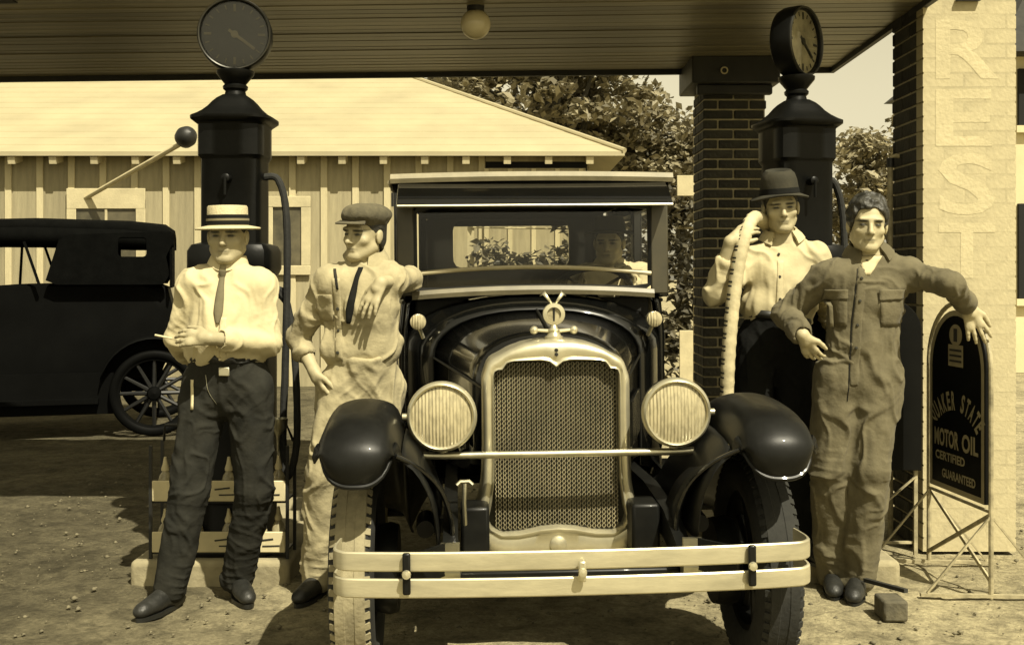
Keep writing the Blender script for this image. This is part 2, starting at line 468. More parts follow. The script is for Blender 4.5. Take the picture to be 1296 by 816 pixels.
# loose stones lying on the drive
def pebbles():
    mb = MB(); rng = random.Random(3)
    for _ in range(2600):
        x = rng.uniform(-3, 3); y = rng.uniform(3.2, 8.5); r = rng.choice((.004, .005, .006, .006, .008, .010, .016)) * rng.uniform(.7, 1.2)
        vs = [(x + a*r*rng.uniform(.7,1.2), y + b*r*rng.uniform(.7,1.2), c*r*rng.uniform(.4,.8)) for a,b,c in ((1,0,0),(0,1,0),(-1,0,0),(0,-1,0),(0,0,1),(0,0,-1))]
        mb.add(vs, [(0,1,4),(1,2,4),(2,3,4),(3,0,4),(1,0,5),(2,1,5),(3,2,5),(0,3,5)])
    tag(mb.build('loose_stones', mat_pebble, smooth=180), 'small loose stones scattered over the dirt drive', 'stones', kind='stuff')
pebbles()

# ------------------------------------------------------------------ pump islands
def island(x0, x1, y0, y1, label):
    mb = MB(); mb.box((x0, y0, -.05), (x1, y1, .10))
    o = mb.build('pump_island', M('worn_concrete', .30, .95, var=.3, scale=5, bump=.6, bscale=30), loc=((x0+x1)/2, (y0+y1)/2, 0), bevel=.025, seg=3)
    tag(o, label, 'kerb', 'concrete pump islands')
island(-1.75, -1.02, 5.02, 6.5, 'low concrete island under the left pump and bottle rack')
island(1.0, 1.78, 5.02, 6.5, 'low concrete island under the right pump')

# ------------------------------------------------------------------ brick pillars
def brick_piece(mat, L, D, H, name='brick'):
    mb = MB(); mb.box((-L/2, -D/2, -H/2), (L/2, D/2, H/2))
    return mesh_data(name, mb, mat, bevel=.004 if mat is mat_brick else 0)

def brick_pillar(root, x0, x1, y0, y1, z0, z1, course, length, front_mat, front_joint, sides=('front', 'left', 'right')):
    """mortar core with each brick its own piece, running bond"""
    rng = random.Random(int(x0 * 100))
    j = .011; H = course - j
    core = MB(); core.box((x0 + .008, y0 + front_joint + (0 if front_mat is mat_brick else .004), z0), (x1 - .008, y1 - .008, z1))
    core.build('mortar_core', mat_mortar if front_mat is mat_brick else mat_mortar, root)
    if front_mat is not mat_brick:
        skim = MB(); skim.box((x0 + .004, y0 + front_joint, z0), (x1 - .004, y0 + front_joint + .003, z1))
        skim.build('painted_joint', front_mat, root)
    rows = int((z1 - z0) / course)
    cache = {}
    def piece(mat, L):
        k = (mat.name, round(L, 3))
        if k not in cache: cache[k] = brick_piece(mat, round(L, 3), .09, H)
        return cache[k]
    def run(a, b, row, mat, put):
        t = a - (length / 2 if row % 2 else 0)
        while t < b - .01:
            s, e = max(t, a), min(t + length - j, b)
            if e - s > .025: put((s + e) / 2, e - s, mat)
            t += length
    for r in range(rows):
        zc = z0 + r * course + H / 2
        jit = lambda: rng.uniform(-.002, .0025)
        if 'front' in sides:
            run(x0, x1, r, front_mat, lambda c, L, m: inst('brick', piece(m, L), root, (c, y0 + .045 + (jit() if front_mat is mat_brick else 0), zc)))
        if 'left' in sides:
            run(y0 + .093, y1, r + 1, mat_brick, lambda c, L, m: inst('brick', piece(m, L), root, (x0 + .045 + jit(), c, zc), (0, 0, R(90))))
        if 'right' in sides:
            run(y0 + .093, y1, r + 1, mat_brick, lambda c, L, m: inst('brick', piece(m, L), root, (x1 - .045 + jit(), c, zc), (0, 0, R(90))))

# rear pillar, dark brick
bp = thing('brick_pillar', (1.43, 7.25, 0), 'dark brick pillar behind the right pump, carrying the canopy', 'pillar')
brick_pillar(bp, 1.228, 1.633, 7.05, 7.45, 0.0, 2.62, .0635, .20, mat_brick, .010, ('front', 'left', 'right'))
mb = MB(); mb.box((1.14, 6.95, 2.626), (1.70, 7.50, 2.80)); mb.box((1.18, 6.99, 2.56), (1.66, 7.047, 2.624)); mb.build('capital', mat_dark_wood, bp, bevel=.01)
mb = MB(); mb.tube([Vector((1.34, 6.93, 2.70)) + Vector((math.cos(a)*.02, 0, math.sin(a)*.02)) for a in np.linspace(0, 2*math.pi, 17)], .005, 6); mb.build('hanging_ring', mat_label, bp)

# front pillar, cream painted face with REST lettered down it, bare brick flank
FP = thing('painted_pillar', (2.33, 5.82, 0), 'thick cream painted brick pillar with REST lettered down its front', 'pillar')
brick_pillar(FP, 2.095, 2.57, 5.60, 6.05, 0.0, 3.05, .074, .215, mat_whitewash, .0004, ('front', 'left', 'right'))
fx0 = (1184 - 648) / FPX * 5.6
for ch, ya, yb in (('R', 25, 100), ('E', 113, 185), ('S', 194, 272), ('T', 282, 352)):
    w = .325 if ch == 'R' else .29; z0 = CAM_H + (HORIZON - yb) / FPX * 5.6; h = (yb - ya) / FPX * 5.6
    vs, fs = text_mesh(ch, w, h, .018)
    mb = MB(); mb.add([(fx0 + q[0] + (.0 if ch in 'RE' else .015), 5.5988, z0 + q[1]) for q in vs], fs)
    o = mb.build('painted_letter', mat_letter, FP, smooth=None)
mb = MB(); mb.box((2.16+.10, 5.57, 2.80), (2.16+.22, 5.5955, 2.815)); mb.build('iron_strap', mat_dark_metal, FP)

# ------------------------------------------------------------------ the canopy
def canopy():
    root = thing('station_canopy', (2.08, 5.25, 2.80), 'broad wooden station canopy with a dark boarded underside', 'canopy')
    root.rotation_euler = (0, R(-.35), R(-1.6))
    ORG[root] = Vector((0, 0, 0))
    L = 9.6; depth = 2.13; w = .0915
    data = []
    for k in range(3):
        mb = MB(); mb.box((-L/2, -w/2 + .003, 0), (L/2, w/2 - .003, .02)); data.append(mesh_data('plank', mb, mat_ceiling, bevel=.003))
    n = int(depth / w)
    rng = random.Random(11)
    for i in range(n):
        inst('plank', data[i % 3], root, (-L/2, w/2 + i * w, rng.uniform(-.003, .003)))
    mb = MB(); mb.box((-L, .0, .026), (0, depth, .22)); mb.build('roof_deck', mat_dark_wood, root)
    for (a, b) in (((-L-.03, -.03, -.02), (.03, -.001, .25)), ((-L-.03, depth + .001, -.03), (.03, depth + .03, .25)), ((.001, 0, -.03), (.03, depth, .25)), ((-L-.03, 0, -.03), (-L-.001, depth, .25))):
        mb = MB(); mb.box(a, b); mb.build('fascia_board', mat_dark_wood, root)
    mb = MB(); mb.box((-L-.1, -.1, .251), (.1, depth + .1, .29)); mb.build('roof_edge', mat_roof, root)
    for x in (-2.2, -4.6, -7.0):
        mb = MB(); mb.box((x-.05, .02, -.012), (x+.05, .10, -.004)); mb.build('cleat', mat_dark_wood, root)
canopy()
# far support of the canopy, beyond the left of the picture
lp = thing('brick_pillar', (-7.0, 6.4, 0), 'plain brick pillar at the far left end of the canopy', 'pillar')
mb = MB(); mb.box((-7.25, 6.0, 0), (-6.8, 6.8, 2.75)); mb.build('shaft', mat_brick, lp)

def globe_lamp():
    c = P(602, 31, 5.64); r = .077
    root = thing('globe_lamp', (c.x, c.y, 2.80), 'round opal glass globe lamp hanging under the canopy', 'lamp')
    mb = MB(); mb.lathe([(0, -r)] + [(r*math.cos(a), r*math.sin(a)) for a in np.linspace(-1.5, 1.1, 18)] + [(.035, r*.95)], c, n=28)
    mb.build('globe', mat_globe, root, smooth=180)
    mb = MB(); mb.lathe([(.03, r*.7), (.045, r*.85), (.045, r+.02), (.02, r+.04), (.012, r+.05), (.012, 2.80-c.z)], c, n=20, cap0=True, cap1=True)
    mb.build('fitting', mat_dark_metal, root)
globe_lamp()

# ------------------------------------------------------------------ the barn behind
BD = 14.0
def barn():
    root = thing('barn', (-4.5, BD, 0), 'long low barn with white battens and a pale hipped roof', 'barn')
    x0, x1, zt = -10.1, .98, 2.93
    mb = MB(); mb.box((x0, BD + .03, 0), (x1, BD + 7.4, zt - .02)); mb.build('wall', mat_board, root)
    bw = .402
    mbb = MB(); mbb.box((-bw/2 + .004, -.012, 0), (bw/2 - .004, .012, zt)); board = mesh_data('wall_board', mbb, mat_board)
    mbt = MB(); mbt.box((-.042, -.014, 0), (.042, .014, zt)); bat = mesh_data('batten', mbt, mat_batten, bevel=.004)
    xb = -.385; k = 0
    opening = (-.385, .955)
    x = xb
    while x > x0 + .2:
        inst('wall_board', board, root, (x - bw/2, BD + .014, 0)); inst('batten', bat, root, (x, BD - .012, 0)); x -= bw
    # wide door opening at the right end
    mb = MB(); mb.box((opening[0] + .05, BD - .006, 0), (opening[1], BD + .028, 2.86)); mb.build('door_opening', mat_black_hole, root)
    mb = MB(); mb.box((opening[0] + .05, BD - .03, 2.862), (opening[1] + .03, BD + .03, zt - .004)); mb.build('door_header', mat_board, root)
    mb = MB(); mb.box((opening[0] + .05, BD - .055, 0), (opening[1] - .02, BD - .02, 2.775)); dd = mb.build('sliding_door', mat_board, root)
    for i in range(5):
        xx = opening[0] + .06 + i * .30
        inst('door_batten', bat, root, (xx, BD - .068, 0), scale=(.7, .6, .945))
    # eaves
    mb = MB(); mb.box((x0, BD - .02, zt), (x1, BD + .03, zt + .03)); mb.build('wall_plate', mat_dark_wood, root)
    mr = MB(); mr.box((-.045, -.235, -.055), (.045, .35, .035)); raf = mesh_data('rafter_tail', mr, mat_batten)
    px = 12
    for i in range(17):
        px = 6 + i * 53.0
        if px > 785: break
        inst('rafter_tail', raf, root, ((px - 648) / FPX * 13.6, BD, 2.915), (R(12), 0, 0))
    ex, ey, ez = 1.41, 13.74, 2.955; rx, ry, rz = -1.75, 17.6, 4.64; by = 2*ry - ey; L = -11
    mb = MB()
    for dz in (0, -.045):
        mb.add([(L, ey, ez+dz), (ex, ey, ez+dz), (rx, ry, rz+dz), (L, ry, rz+dz), (ex, by, ez+dz), (L, by, ez+dz)], [(0,1,2,3), (1,4,2), (4,5,3,2)])
    mb.add([(L, ey, ez), (ex, ey, ez), (ex, ey, ez-.045), (L, ey, ez-.045)], [(0,1,2,3)])
    mb.add([(ex, ey, ez), (ex, by, ez), (ex, by, ez-.045), (ex, ey, ez-.045)], [(0,1,2,3)])
    rf = mb.build('roof', mat_roof, root, smooth=None)
    # courses of roofing laid up the near slope, and the hip and ridge caps
    n = 14
    for i in range(n):
        t0, t1 = i / n, (i + 1) / n
        def pt(t, s, lift): return (L + s*0 if s == 0 else ex + (rx - ex) * t, ey + (ry - ey) * t, ez + (rz - ez) * t + lift)
        mb = MB(); mb.add([pt(t0, 0, .009), pt(t0, 1, .009), pt(t1 + .004, 1, .004), pt(t1 + .004, 0, .004), pt(t0, 0, .001), pt(t0, 1, .001)], [(0,1,2,3), (4,5,1,0)])
        mb.build('roof_course', mat_roof, rf, smooth=None)
    mb = MB(); mb.tube([(L, ry, rz + .01), (rx, ry, rz + .01)], .05, 8); mb.build('ridge_cap', mat_roof, rf)
    mb = MB(); mb.tube([(rx, ry, rz + .01), (ex, ey, ez + .02)], .035, 8); mb.build('hip_cap', mat_roof, rf)
    # two windows with white casings
    for wx0, wx1, wz0, wz1 in ((-5.66, -4.66, 1.35, 2.52), (-3.16, -2.56, 1.42, 2.42)):
        w = MB(); w.box((wx0, BD - .055, wz1 - .26 if wx0 < -5 else wz1 - .14), (wx1, BD - .03, wz1)); w.box((wx0, BD - .055, wz0), (wx1, BD - .03, wz0 + .12))
        w.box((wx0, BD - .053, wz0 + .12), (wx0 + .12, BD - .03, wz1 - .14)); w.box((wx1 - .12, BD - .053, wz0 + .12), (wx1, BD - .03, wz1 - .14))
        wo = w.build('window', mat_paint_white, root, bevel=.006)
        g = MB(); g.box((wx0 + .12, BD - .028, wz0 + .12), (wx1 - .12, BD - .022, wz1 - .14)); g.build('pane', M('dusty_window_pane', .10, .25, var=.6, scale=3), wo)
        g = MB(); g.box(((wx0 + wx1)/2 - .015, BD - .045, wz0 + .12), ((wx0 + wx1)/2 + .015, BD - .029, wz1 - .14)); g.build('glazing_bar', mat_paint_white, wo)
barn()

def bracket_lamp():
    a = P(108, 251, BD - .03); b = P(229, 182, 12.7); c = P(235, 174, 12.68)
    root = thing('bracket_lamp', a, 'dark round lamp on a pale slanting pole fixed to the barn', 'lamp')
    mb = MB(); mb.tube([a, b], .03, 8); mb.build('pole', mat_batten, root)
    mb = MB(); ax = Vector((.55, -.6, .3)).normalized()
    mb.lathe([(0, -.13), (.07, -.11), (.115, -.05), (.125, .02), (.10, .09), (.05, .13), (0, .14)], c, ax, 20); mb.build('shade', mat_dark_metal, root, smooth=180)
bracket_lamp()

# ------------------------------------------------------------------ white post with notice boards beside the car
def white_post():
    d = 10.35
    root = thing('white_post', (P(884, 400, d).x, d, 0), 'tall white post with a small board nailed to it, behind the car', 'post')
    a = P(878.5, 138, d); b = P(889.5, 138, d)
    mb = MB(); mb.box((a.x, d, 0), (b.x, d + .06, a.z)); mb.build('post', mat_paint_white, root, bevel=.005)
    a = P(857, 248, d - .03); b = P(888, 222, d - .03)
    mb = MB(); mb.box((a.x, d - .03, a.z), (b.x, d - .003, b.z)); mb.build('board', mat_paint_white, root, bevel=.004)
    a = P(860, 492, d - .02); b = P(877, 418, d - .02)
    mb = MB(); mb.box((a.x, d - .03, a.z), (b.x, d - .003, b.z)); mb.build('lower_board', mat_paint_white, root, bevel=.004)
white_post()

# air line: an upright pipe bent over beside the painted pillar
def air_pipe():
    d = 5.95
    root = thing('air_pipe', (P(1128, 400, d).x, d, 0), 'thin upright pipe with a bent over top beside the painted pillar', 'pipe')
    pts = [Vector((P(1127, 400, d).x, d, 0)), P(1126.5, 215, d), P(1126.5, 203, d)]
    mb = MB(); mb.tube(pts, .0145, 10); mb.build('riser', mat_sign_frame, root)
    arc = [P(1128, 199, d), P(1134, 197, d), P(1140, 199, d), P(1142.5, 207, d), P(1141, 330, d), P(1139, 420, d)]
    mb = MB(); mb.tube([P(1127, 208, d)] + arc, .0125, 10); mb.build('hose', mat_hose, root)
    mb = MB(); mb.lathe([(.0, 0), (.02, .0), (.02, .05), (0, .05)], P(1127, 212, d), n=12); mb.build('coupling', mat_dark_metal, root)
air_pipe()

# ------------------------------------------------------------------ trees
def leaves(mb, rng, c, rad, n, size):
    for _ in range(n):
        while True:
            q = Vector((rng.uniform(-1,1), rng.uniform(-1,1), rng.uniform(-1,1)))
            if q.length < 1: break
        p = Vector(c) + Vector((q.x*rad[0], q.y*rad[1], q.z*rad[2]))
        e = Euler((rng.uniform(-.9,.9), rng.uniform(-.9,.9), rng.uniform(0,6.3))).to_matrix()
        s = size * rng.uniform(.6, 1.3); a = e @ Vector((s, 0, 0)); b = e @ Vector((0, s*.55, 0)); h = e @ Vector((0, 0, s*.12))
        mb.add([p - a, p - b + h, p + a, p + b + h], [(0,1,2,3)])

def tree(x, y, height, crown_c, crown_r, clumps, per, size, label, seed, leaf=None, trunk_r=.2, group='trees behind the barn'):
    rng = random.Random(seed)
    root = thing('shade_tree', (x, y, 0), label, 'tree', group)
    tops = []; mb = MB()
    c = Vector(crown_c)
    trunk = spline([(x, y, -.1), (x + rng.uniform(-.1,.1), y, height*.3), (x*.6 + c.x*.4, y, c.z - crown_r[2]*.3), (c.x, c.y, c.z + crown_r[2]*.45)], 12)
    mb.tube(trunk, [trunk_r * (1 - .075*k) for k in range(12)], 9)
    limbs = []
    for k in range(9):
        st = trunk[4 + k % 6]; a = rng.uniform(0, 6.28)
        end = c + Vector((math.cos(a)*crown_r[0]*.75, math.sin(a)*crown_r[1]*.75, rng.uniform(-.3,.6)*crown_r[2]))
        mid = st.lerp(end, .5) + Vector((0, 0, .25))
        pth = spline([st, mid, end], 7); limbs += pth[3:]
        mb.tube(pth, [trunk_r*.4*(1 - .12*i) for i in range(7)], 6)
    mb.build('trunk', mat_bark, root, smooth=60)
    lv = MB()
    for k in range(clumps):
        a = rng.uniform(0, 6.28); u = rng.uniform(-.9, 1); rr = math.sqrt(1 - u*u*.85) * rng.uniform(.45, 1)
        cc = c + Vector((math.cos(a)*crown_r[0]*rr, math.sin(a)*crown_r[1]*rr, u*crown_r[2]*rng.uniform(.6, 1.0)))
        if k % 3 == 0 and limbs: cc = limbs[k % len(limbs)] + Vector((rng.uniform(-.3,.3), rng.uniform(-.3,.3), rng.uniform(-.2,.3)))
        s = rng.uniform(.28, .62)
        leaves(lv, rng, cc, (s*1.2, s, s*.55), per, size)
    lv.build('crown', leaf or mat_leaf, root, smooth=None)
    return root

def ptree(px, py, d, rx, rz, clumps, per, size, label, seed, leaf=None, tr=.2, group='trees behind the barn'):
    c = P(px, py, d)
    tree(c.x + .1, d, c.z, c, (rx, rx*.8, rz), clumps, per, size, label, seed, leaf, tr, group)
ptree(692, 92, 23, 2.0, 1.8, 84, 80, .12, 'large leafy tree rising behind the barn roof, trunk showing', 4, tr=.22)
ptree(650, 120, 26, 2.2, 1.7, 70, 80, .13, 'dark tree tucked behind the barn hip', 9)
ptree(800, 190, 25, 1.8, 1.25, 70, 75, .12, 'leafy tree between barn and brick pillar', 14)
ptree(862, 232, 28, 1.6, 1.7, 50, 70, .13, 'tree low behind the white post', 21)
ptree(1085, 245, 34, 2.0, 1.9, 60, 70, .13, 'pale tree seen right of the pump', 31, mat_leaf_pale)
ptree(1120, 210, 30, 1.2, 1.6, 36, 60, .12, 'thin pale tree beside the painted pillar', 37, mat_leaf_pale, .12)

# vines trained on wires behind the car, seen through its windows
def vine_trellis():
    d = 11.2; x0, x1 = -.42, 1.95; rng = random.Random(8)
    root = thing('vine_trellis', ((x0+x1)/2, d, 0), 'leafy vine trained along wires behind the car', 'vine')
    for x in (x0, .82, x1):
        mb = MB(); mb.box((x-.035, d, 0), (x+.035, d+.06, 2.25)); mb.build('stake', mat_paint_white, root)
    for z in (1.0, 1.35, 1.62, 1.9, 2.12):
        mb = MB(); mb.tube([(x0, d-.01, z), ((x0+x1)/2, d-.01, z-.02), (x1, d-.01, z)], .009, 6); mb.build('wire', mat_rope, root)
    lv = MB()
    for _ in range(150):
        z = rng.choice((.5, .7, 1.0, 1.35, 1.62, 1.9, 2.1)) + rng.uniform(-.16, .12)
        leaves(lv, rng, (rng.uniform(x0 + .12, x1), d - .05, z), (.2, .12, .12), 34, .06)
    lv.build('foliage', mat_vine, root, smooth=None)
vine_trellis()

# pale house far off at the right edge of the picture
def far_house():
    root = thing('far_house', (9.0, 17.5, 0), 'pale far house with dark windows at the right edge', 'house')
    mb = MB(); mb.box((7.15, 16, 0), (12, 20, 4.6)); mb.build('wall', mat_far_wall, root)
    a = P(1287, 378, 16); b = P(1330, 258, 16)
    for za, zb in ((a.z, b.z), (P(0, 160, 16).z, P(0, 88, 16).z)):
        mb = MB(); mb.box((7.36, 15.94, za), (8.2, 16.01, zb)); w = mb.build('window', mat_black_hole, root)
        mb = MB(); mb.box((7.31, 15.90, za - .1), (8.25, 15.99, za)); mb.build('sill', mat_far_wall, w)
    mb = MB(); mb.add([(6.9,15.6,4.6),(12.4,15.6,4.6),(12.4,20.4,4.6),(6.9,20.4,4.6),(8.5,18,6.2),(11.5,18,6.2)], [(0,1,5,4),(1,2,5),(2,3,4,5),(3,0,4),(3,2,1,0)]); mb.build('roof', mat_dark_wood, root, smooth=None)
far_house()

# ================================================================== FORECOURT OBJECTS
def square_lathe(mb, prof, x, y, n=40, p=7.0, rot=0.0):
    rs = []
    for r, z in prof:
        ring = []
        for k in range(n):
            a = 2*math.pi*k/n; c, s = math.cos(a), math.sin(a)
            q = r / (abs(c)**p + abs(s)**p)**(1/p)
            X, Y = q*c, q*s
            ring.append((x + X*math.cos(rot) - Y*math.sin(rot), y + X*math.sin(rot) + Y*math.cos(rot), z))
        rs.append(ring)
    mb.rings(rs)

def fuel_pump(px, d, dial_yaw, rot, label, face_v, hose_side):
    x = (px - 648) / FPX * d
    root = thing('fuel_pump', (x, d, .10), label, 'pump', 'clock face fuel pumps')
    mb = MB(); square_lathe(mb, [(.215,.10),(.215,.16),(.19,.18),(.176,.20),(.176,1.40),(.186,1.415),(.196,1.44),(.196,1.52),(.18,1.55),(.146,1.56)], x, d, rot=rot); mb.build('base_cabinet', mat_pump, root, bevel=0)
    mb = MB(); square_lathe(mb, [(.140,1.555),(.140,1.955),(.146,1.965),(.153,1.975),(.153,2.118),(.160,2.128)], x, d, rot=rot); mb.build('upper_cabinet', mat_pump, root)
    mb = MB(); square_lathe(mb, [(.165,2.126),(.190,2.146),(.1905,2.160),(.168,2.172),(.142,2.19),(.118,2.212),(.098,2.237),(.08,2.255),(.055,2.272)], x, d, rot=rot, p=4.5); mb.build('bell_top', mat_pump, root, smooth=50)
    mb = MB(); mb.lathe([(.053,2.268),(.047,2.292),(.058,2.302),(.06,2.315),(.05,2.325),(.066,2.345),(.088,2.372),(.09,2.388),(.05,2.40)], (x, d, 0), n=28, cap0=True, cap1=True); mb.build('dial_pedestal', mat_pump, root)
    ax = Vector((math.sin(R(dial_yaw)), -math.cos(R(dial_yaw)), 0)); c = Vector((x, d, 2.56)); r = .176
    mb = MB(); mb.lathe([(0, -.075), (r*.8, -.072), (r*.95, -.055), (r, -.03), (r, .035), (r*.985, .05), (r*.93, .056), (r*.90, .05), (r*.89, .03), (0, .03)], c, ax, 48); dial = mb.build('dial_drum', mat_pump, root)
    mface = M('dial_face_enamel', face_v, .4, var=.35, scale=14)
    mb = MB(); mb.lathe([(0, .034), (r*.88, .034), (r*.88, .031)], c, ax, 48); mb.build('dial_face', mface, dial)
    side = Vector((0,0,1)).cross(ax).normalized() * -1; up = Vector((0,0,1))
    side = ax.cross(up).normalized() * -1
    tick = MB()
    for k in range(20):
        a = 2*math.pi*k/20; dr = side*math.sin(a) + up*math.cos(a)
        tick.bar(c + ax*.0365 + dr*r*(.70 if k % 5 else .62), c + ax*.0365 + dr*r*.82, .006 if k % 5 else .012, .002, up=ax)
    tick.build('dial_ticks', M('dial_tick_ink', .03 if face_v > .1 else .16, .5), dial)
    hand = MB(); dr = (side*.75 + up*-.55).normalized(); hand.bar(c + ax*.039 - dr*r*.2, c + ax*.039 + dr*r*.66, .014, .002, up=ax); hand.lathe([(0,.037),(.018,.037),(.018,.041),(0,.042)], c, ax, 16)
    hand.build('dial_hand', M('dial_hand_ink', .02 if face_v > .1 else .2, .4), dial)
    mb = MB(); mb.lathe([(r*.905, .045), (r*.925, .060), (r*.955, .062), (r*.975, .054)], c, ax, 48); mb.build('dial_bezel', M('tarnished_bezel', .035, .3, metal=.4, var=.5, scale=8), dial)
    mb = MB(); mb.lathe([(0, .050), (r*.5, .049), (r*.9, .044)], c, ax, 32); mb.build('dial_glass', mat_glass, dial)
    # door, crank and hose
    e = Euler((0, 0, rot)).to_matrix()
    def q(lx, ly, z): return Vector((x, d, 0)) + e @ Vector((lx, ly, 0)) + Vector((0, 0, z))
    mb = MB()
    for a, b in (((-.115,-.178,.34),(.115,-.178,.34)), ((.115,-.178,.34),(.115,-.178,1.32)), ((.115,-.178,1.32),(-.115,-.178,1.32)), ((-.115,-.178,1.32),(-.115,-.178,.34))): mb.bar(q(*a), q(*b), .014, .01)
    mb.build('door_frame', mat_pump, root)
    mb = MB(); mb.lathe([(0,0),(.02,0),(.02,.05),(.012,.055),(0,.055)], q(.0,-.14,1.86), e @ Vector((0,-1,0)), 16); mb.tube([q(0,-.195,1.86), q(.0,-.195,1.78)], .007, 8); mb.build('crank', mat_pump, root)
    hs = hose_side
    pth = spline([q(hs*.14,0,1.88), q(hs*.21,0,1.86), q(hs*.25,-.01,1.65), q(hs*.25,-.03,1.1), q(hs*.24,-.05,.62), q(hs*.27,-.1,.45), q(hs*.31,-.07,.62), q(hs*.29,-.03,1.05), q(hs*.24,0,1.30), q(hs*.19,0,1.34)], 60)
    mb = MB(); mb.tube(pth, [.017 + .0012*(i % 2) for i in range(60)], 10); mb.build('hose', mat_rubber, root)
    mb = MB(); mb.tube([q(hs*.25,0,1.27), q(hs*.19,0,1.35), q(hs*.175,-.02,1.45)], [.015,.02,.012], 10); mb.build('nozzle', mat_dark_metal, root)
    return root
fuel_pump(298, 5.30, 8, 0.0, 'tall black fuel pump with dark clock dial, behind the man in the boater', .02, 1)  # shade on this dial is put into its dark face colour
fuel_pump(1008, 5.45, 48, R(12), 'tall black fuel pump with pale turned dial, behind the man in the felt hat', .42, 1)

def bottle_rack():
    d0, d1 = 5.06, 5.24; x0, x1 = -1.66, -1.045; zb = .10
    root = thing('bottle_rack', (-1.36, 5.15, zb), 'low two tier rack of oil bottles between man and left pump', 'rack')
    for za in (.10, .335):
        mb = MB(); mb.box((x0, d0, za + .03), (x1, d0 + .012, za + .125)); b = mb.build('front_board', mat_label, root, bevel=.004)
        mb = MB(); mb.box((x0, d0 + .014, za + .02), (x1, d1, za + .03)); mb.build('tray', mat_dark_metal, root)
        for k in range(3):
            xx = x0 + .09 + k*.2; mb = MB()
            mb.bar((xx, d0-.0015, za+.085), (xx+.07, d0-.0015, za+.093), .002, .007); mb.bar((xx+.02, d0-.0015, za+.06), (xx+.10, d0-.0015, za+.062), .002, .006); mb.build('ink_mark', mat_dark_wood, b)
    for x in (x0 - .008, x1 + .008):
        for y in (d0 + .01, d1):
            mb = MB(); mb.box((x-.007, y-.007, .10), (x+.007, y+.007, .62)); mb.build('corner_post', mat_dark_metal, root)
    mb = MB(); mb.tube([(x0, d1, .62), (x0+.02, d1-.05, .70), (x1-.02, d1-.05, .70), (x1, d1, .62)], .007, 8); mb.build('handle', mat_dark_metal, root)
    rng = random.Random(5)
    for za in (.13, .365):
        for k in range(8):
            x = x0 + .045 + k*.074; y = d0 + .055 + .045*(k % 2); h = .185 if za > .3 else .18
            nth = ('leftmost', 'second', 'third', 'fourth', 'fifth', 'sixth', 'seventh', 'rightmost')[k] + ('' if k in (0, 7) else ' from left')
            r = thing('oil_bottle', (x, y, za), ('upper' if za > .3 else 'lower') + ' shelf oil bottle with a pale spout, ' + nth + ' in the rack', 'bottle', ('upper' if za > .3 else 'lower') + ' row of oil bottles')
            mb = MB(); mb.lathe([(0,za),(.03,za),(.031,za+.01),(.031,za+h*.5),(.026,za+h*.6),(.014,za+h*.7),(.013,za+h*.75)], (x,y,0), n=14); mb.build('glass', mat_bottle, r)
            mb = MB(); mb.lathe([(.018,za+h*.72),(.019,za+h*.78),(.012,za+h*.88),(.006,za+h+.012),(0,za+h+.012)], (x,y,0), n=12); mb.build('spout', mat_label, r)
bottle_rack()
# funnel standing on the rack top
def funnel():
    x, y = -1.10, 5.16
    mb = MB(); mb.lathe([(.006,.58),(.008,.62),(.012,.655),(.045,.70),(.047,.735),(.043,.735),(.04,.70),(.009,.655)], (x,y,.0), n=20); 
    tag(mb.build('oil_funnel', mat_dull_nickel, loc=(x,y,.58)), 'small pale metal funnel upright on the bottle rack', 'funnel')
funnel()

def arch_poly(w, z0, zs, zt, n=20):
    return [(0, z0), (w, z0)] + [(w/2 + w/2*math.cos(a), zs + (zt-zs)*math.sin(a)) for a in np.linspace(0, math.pi, n)]

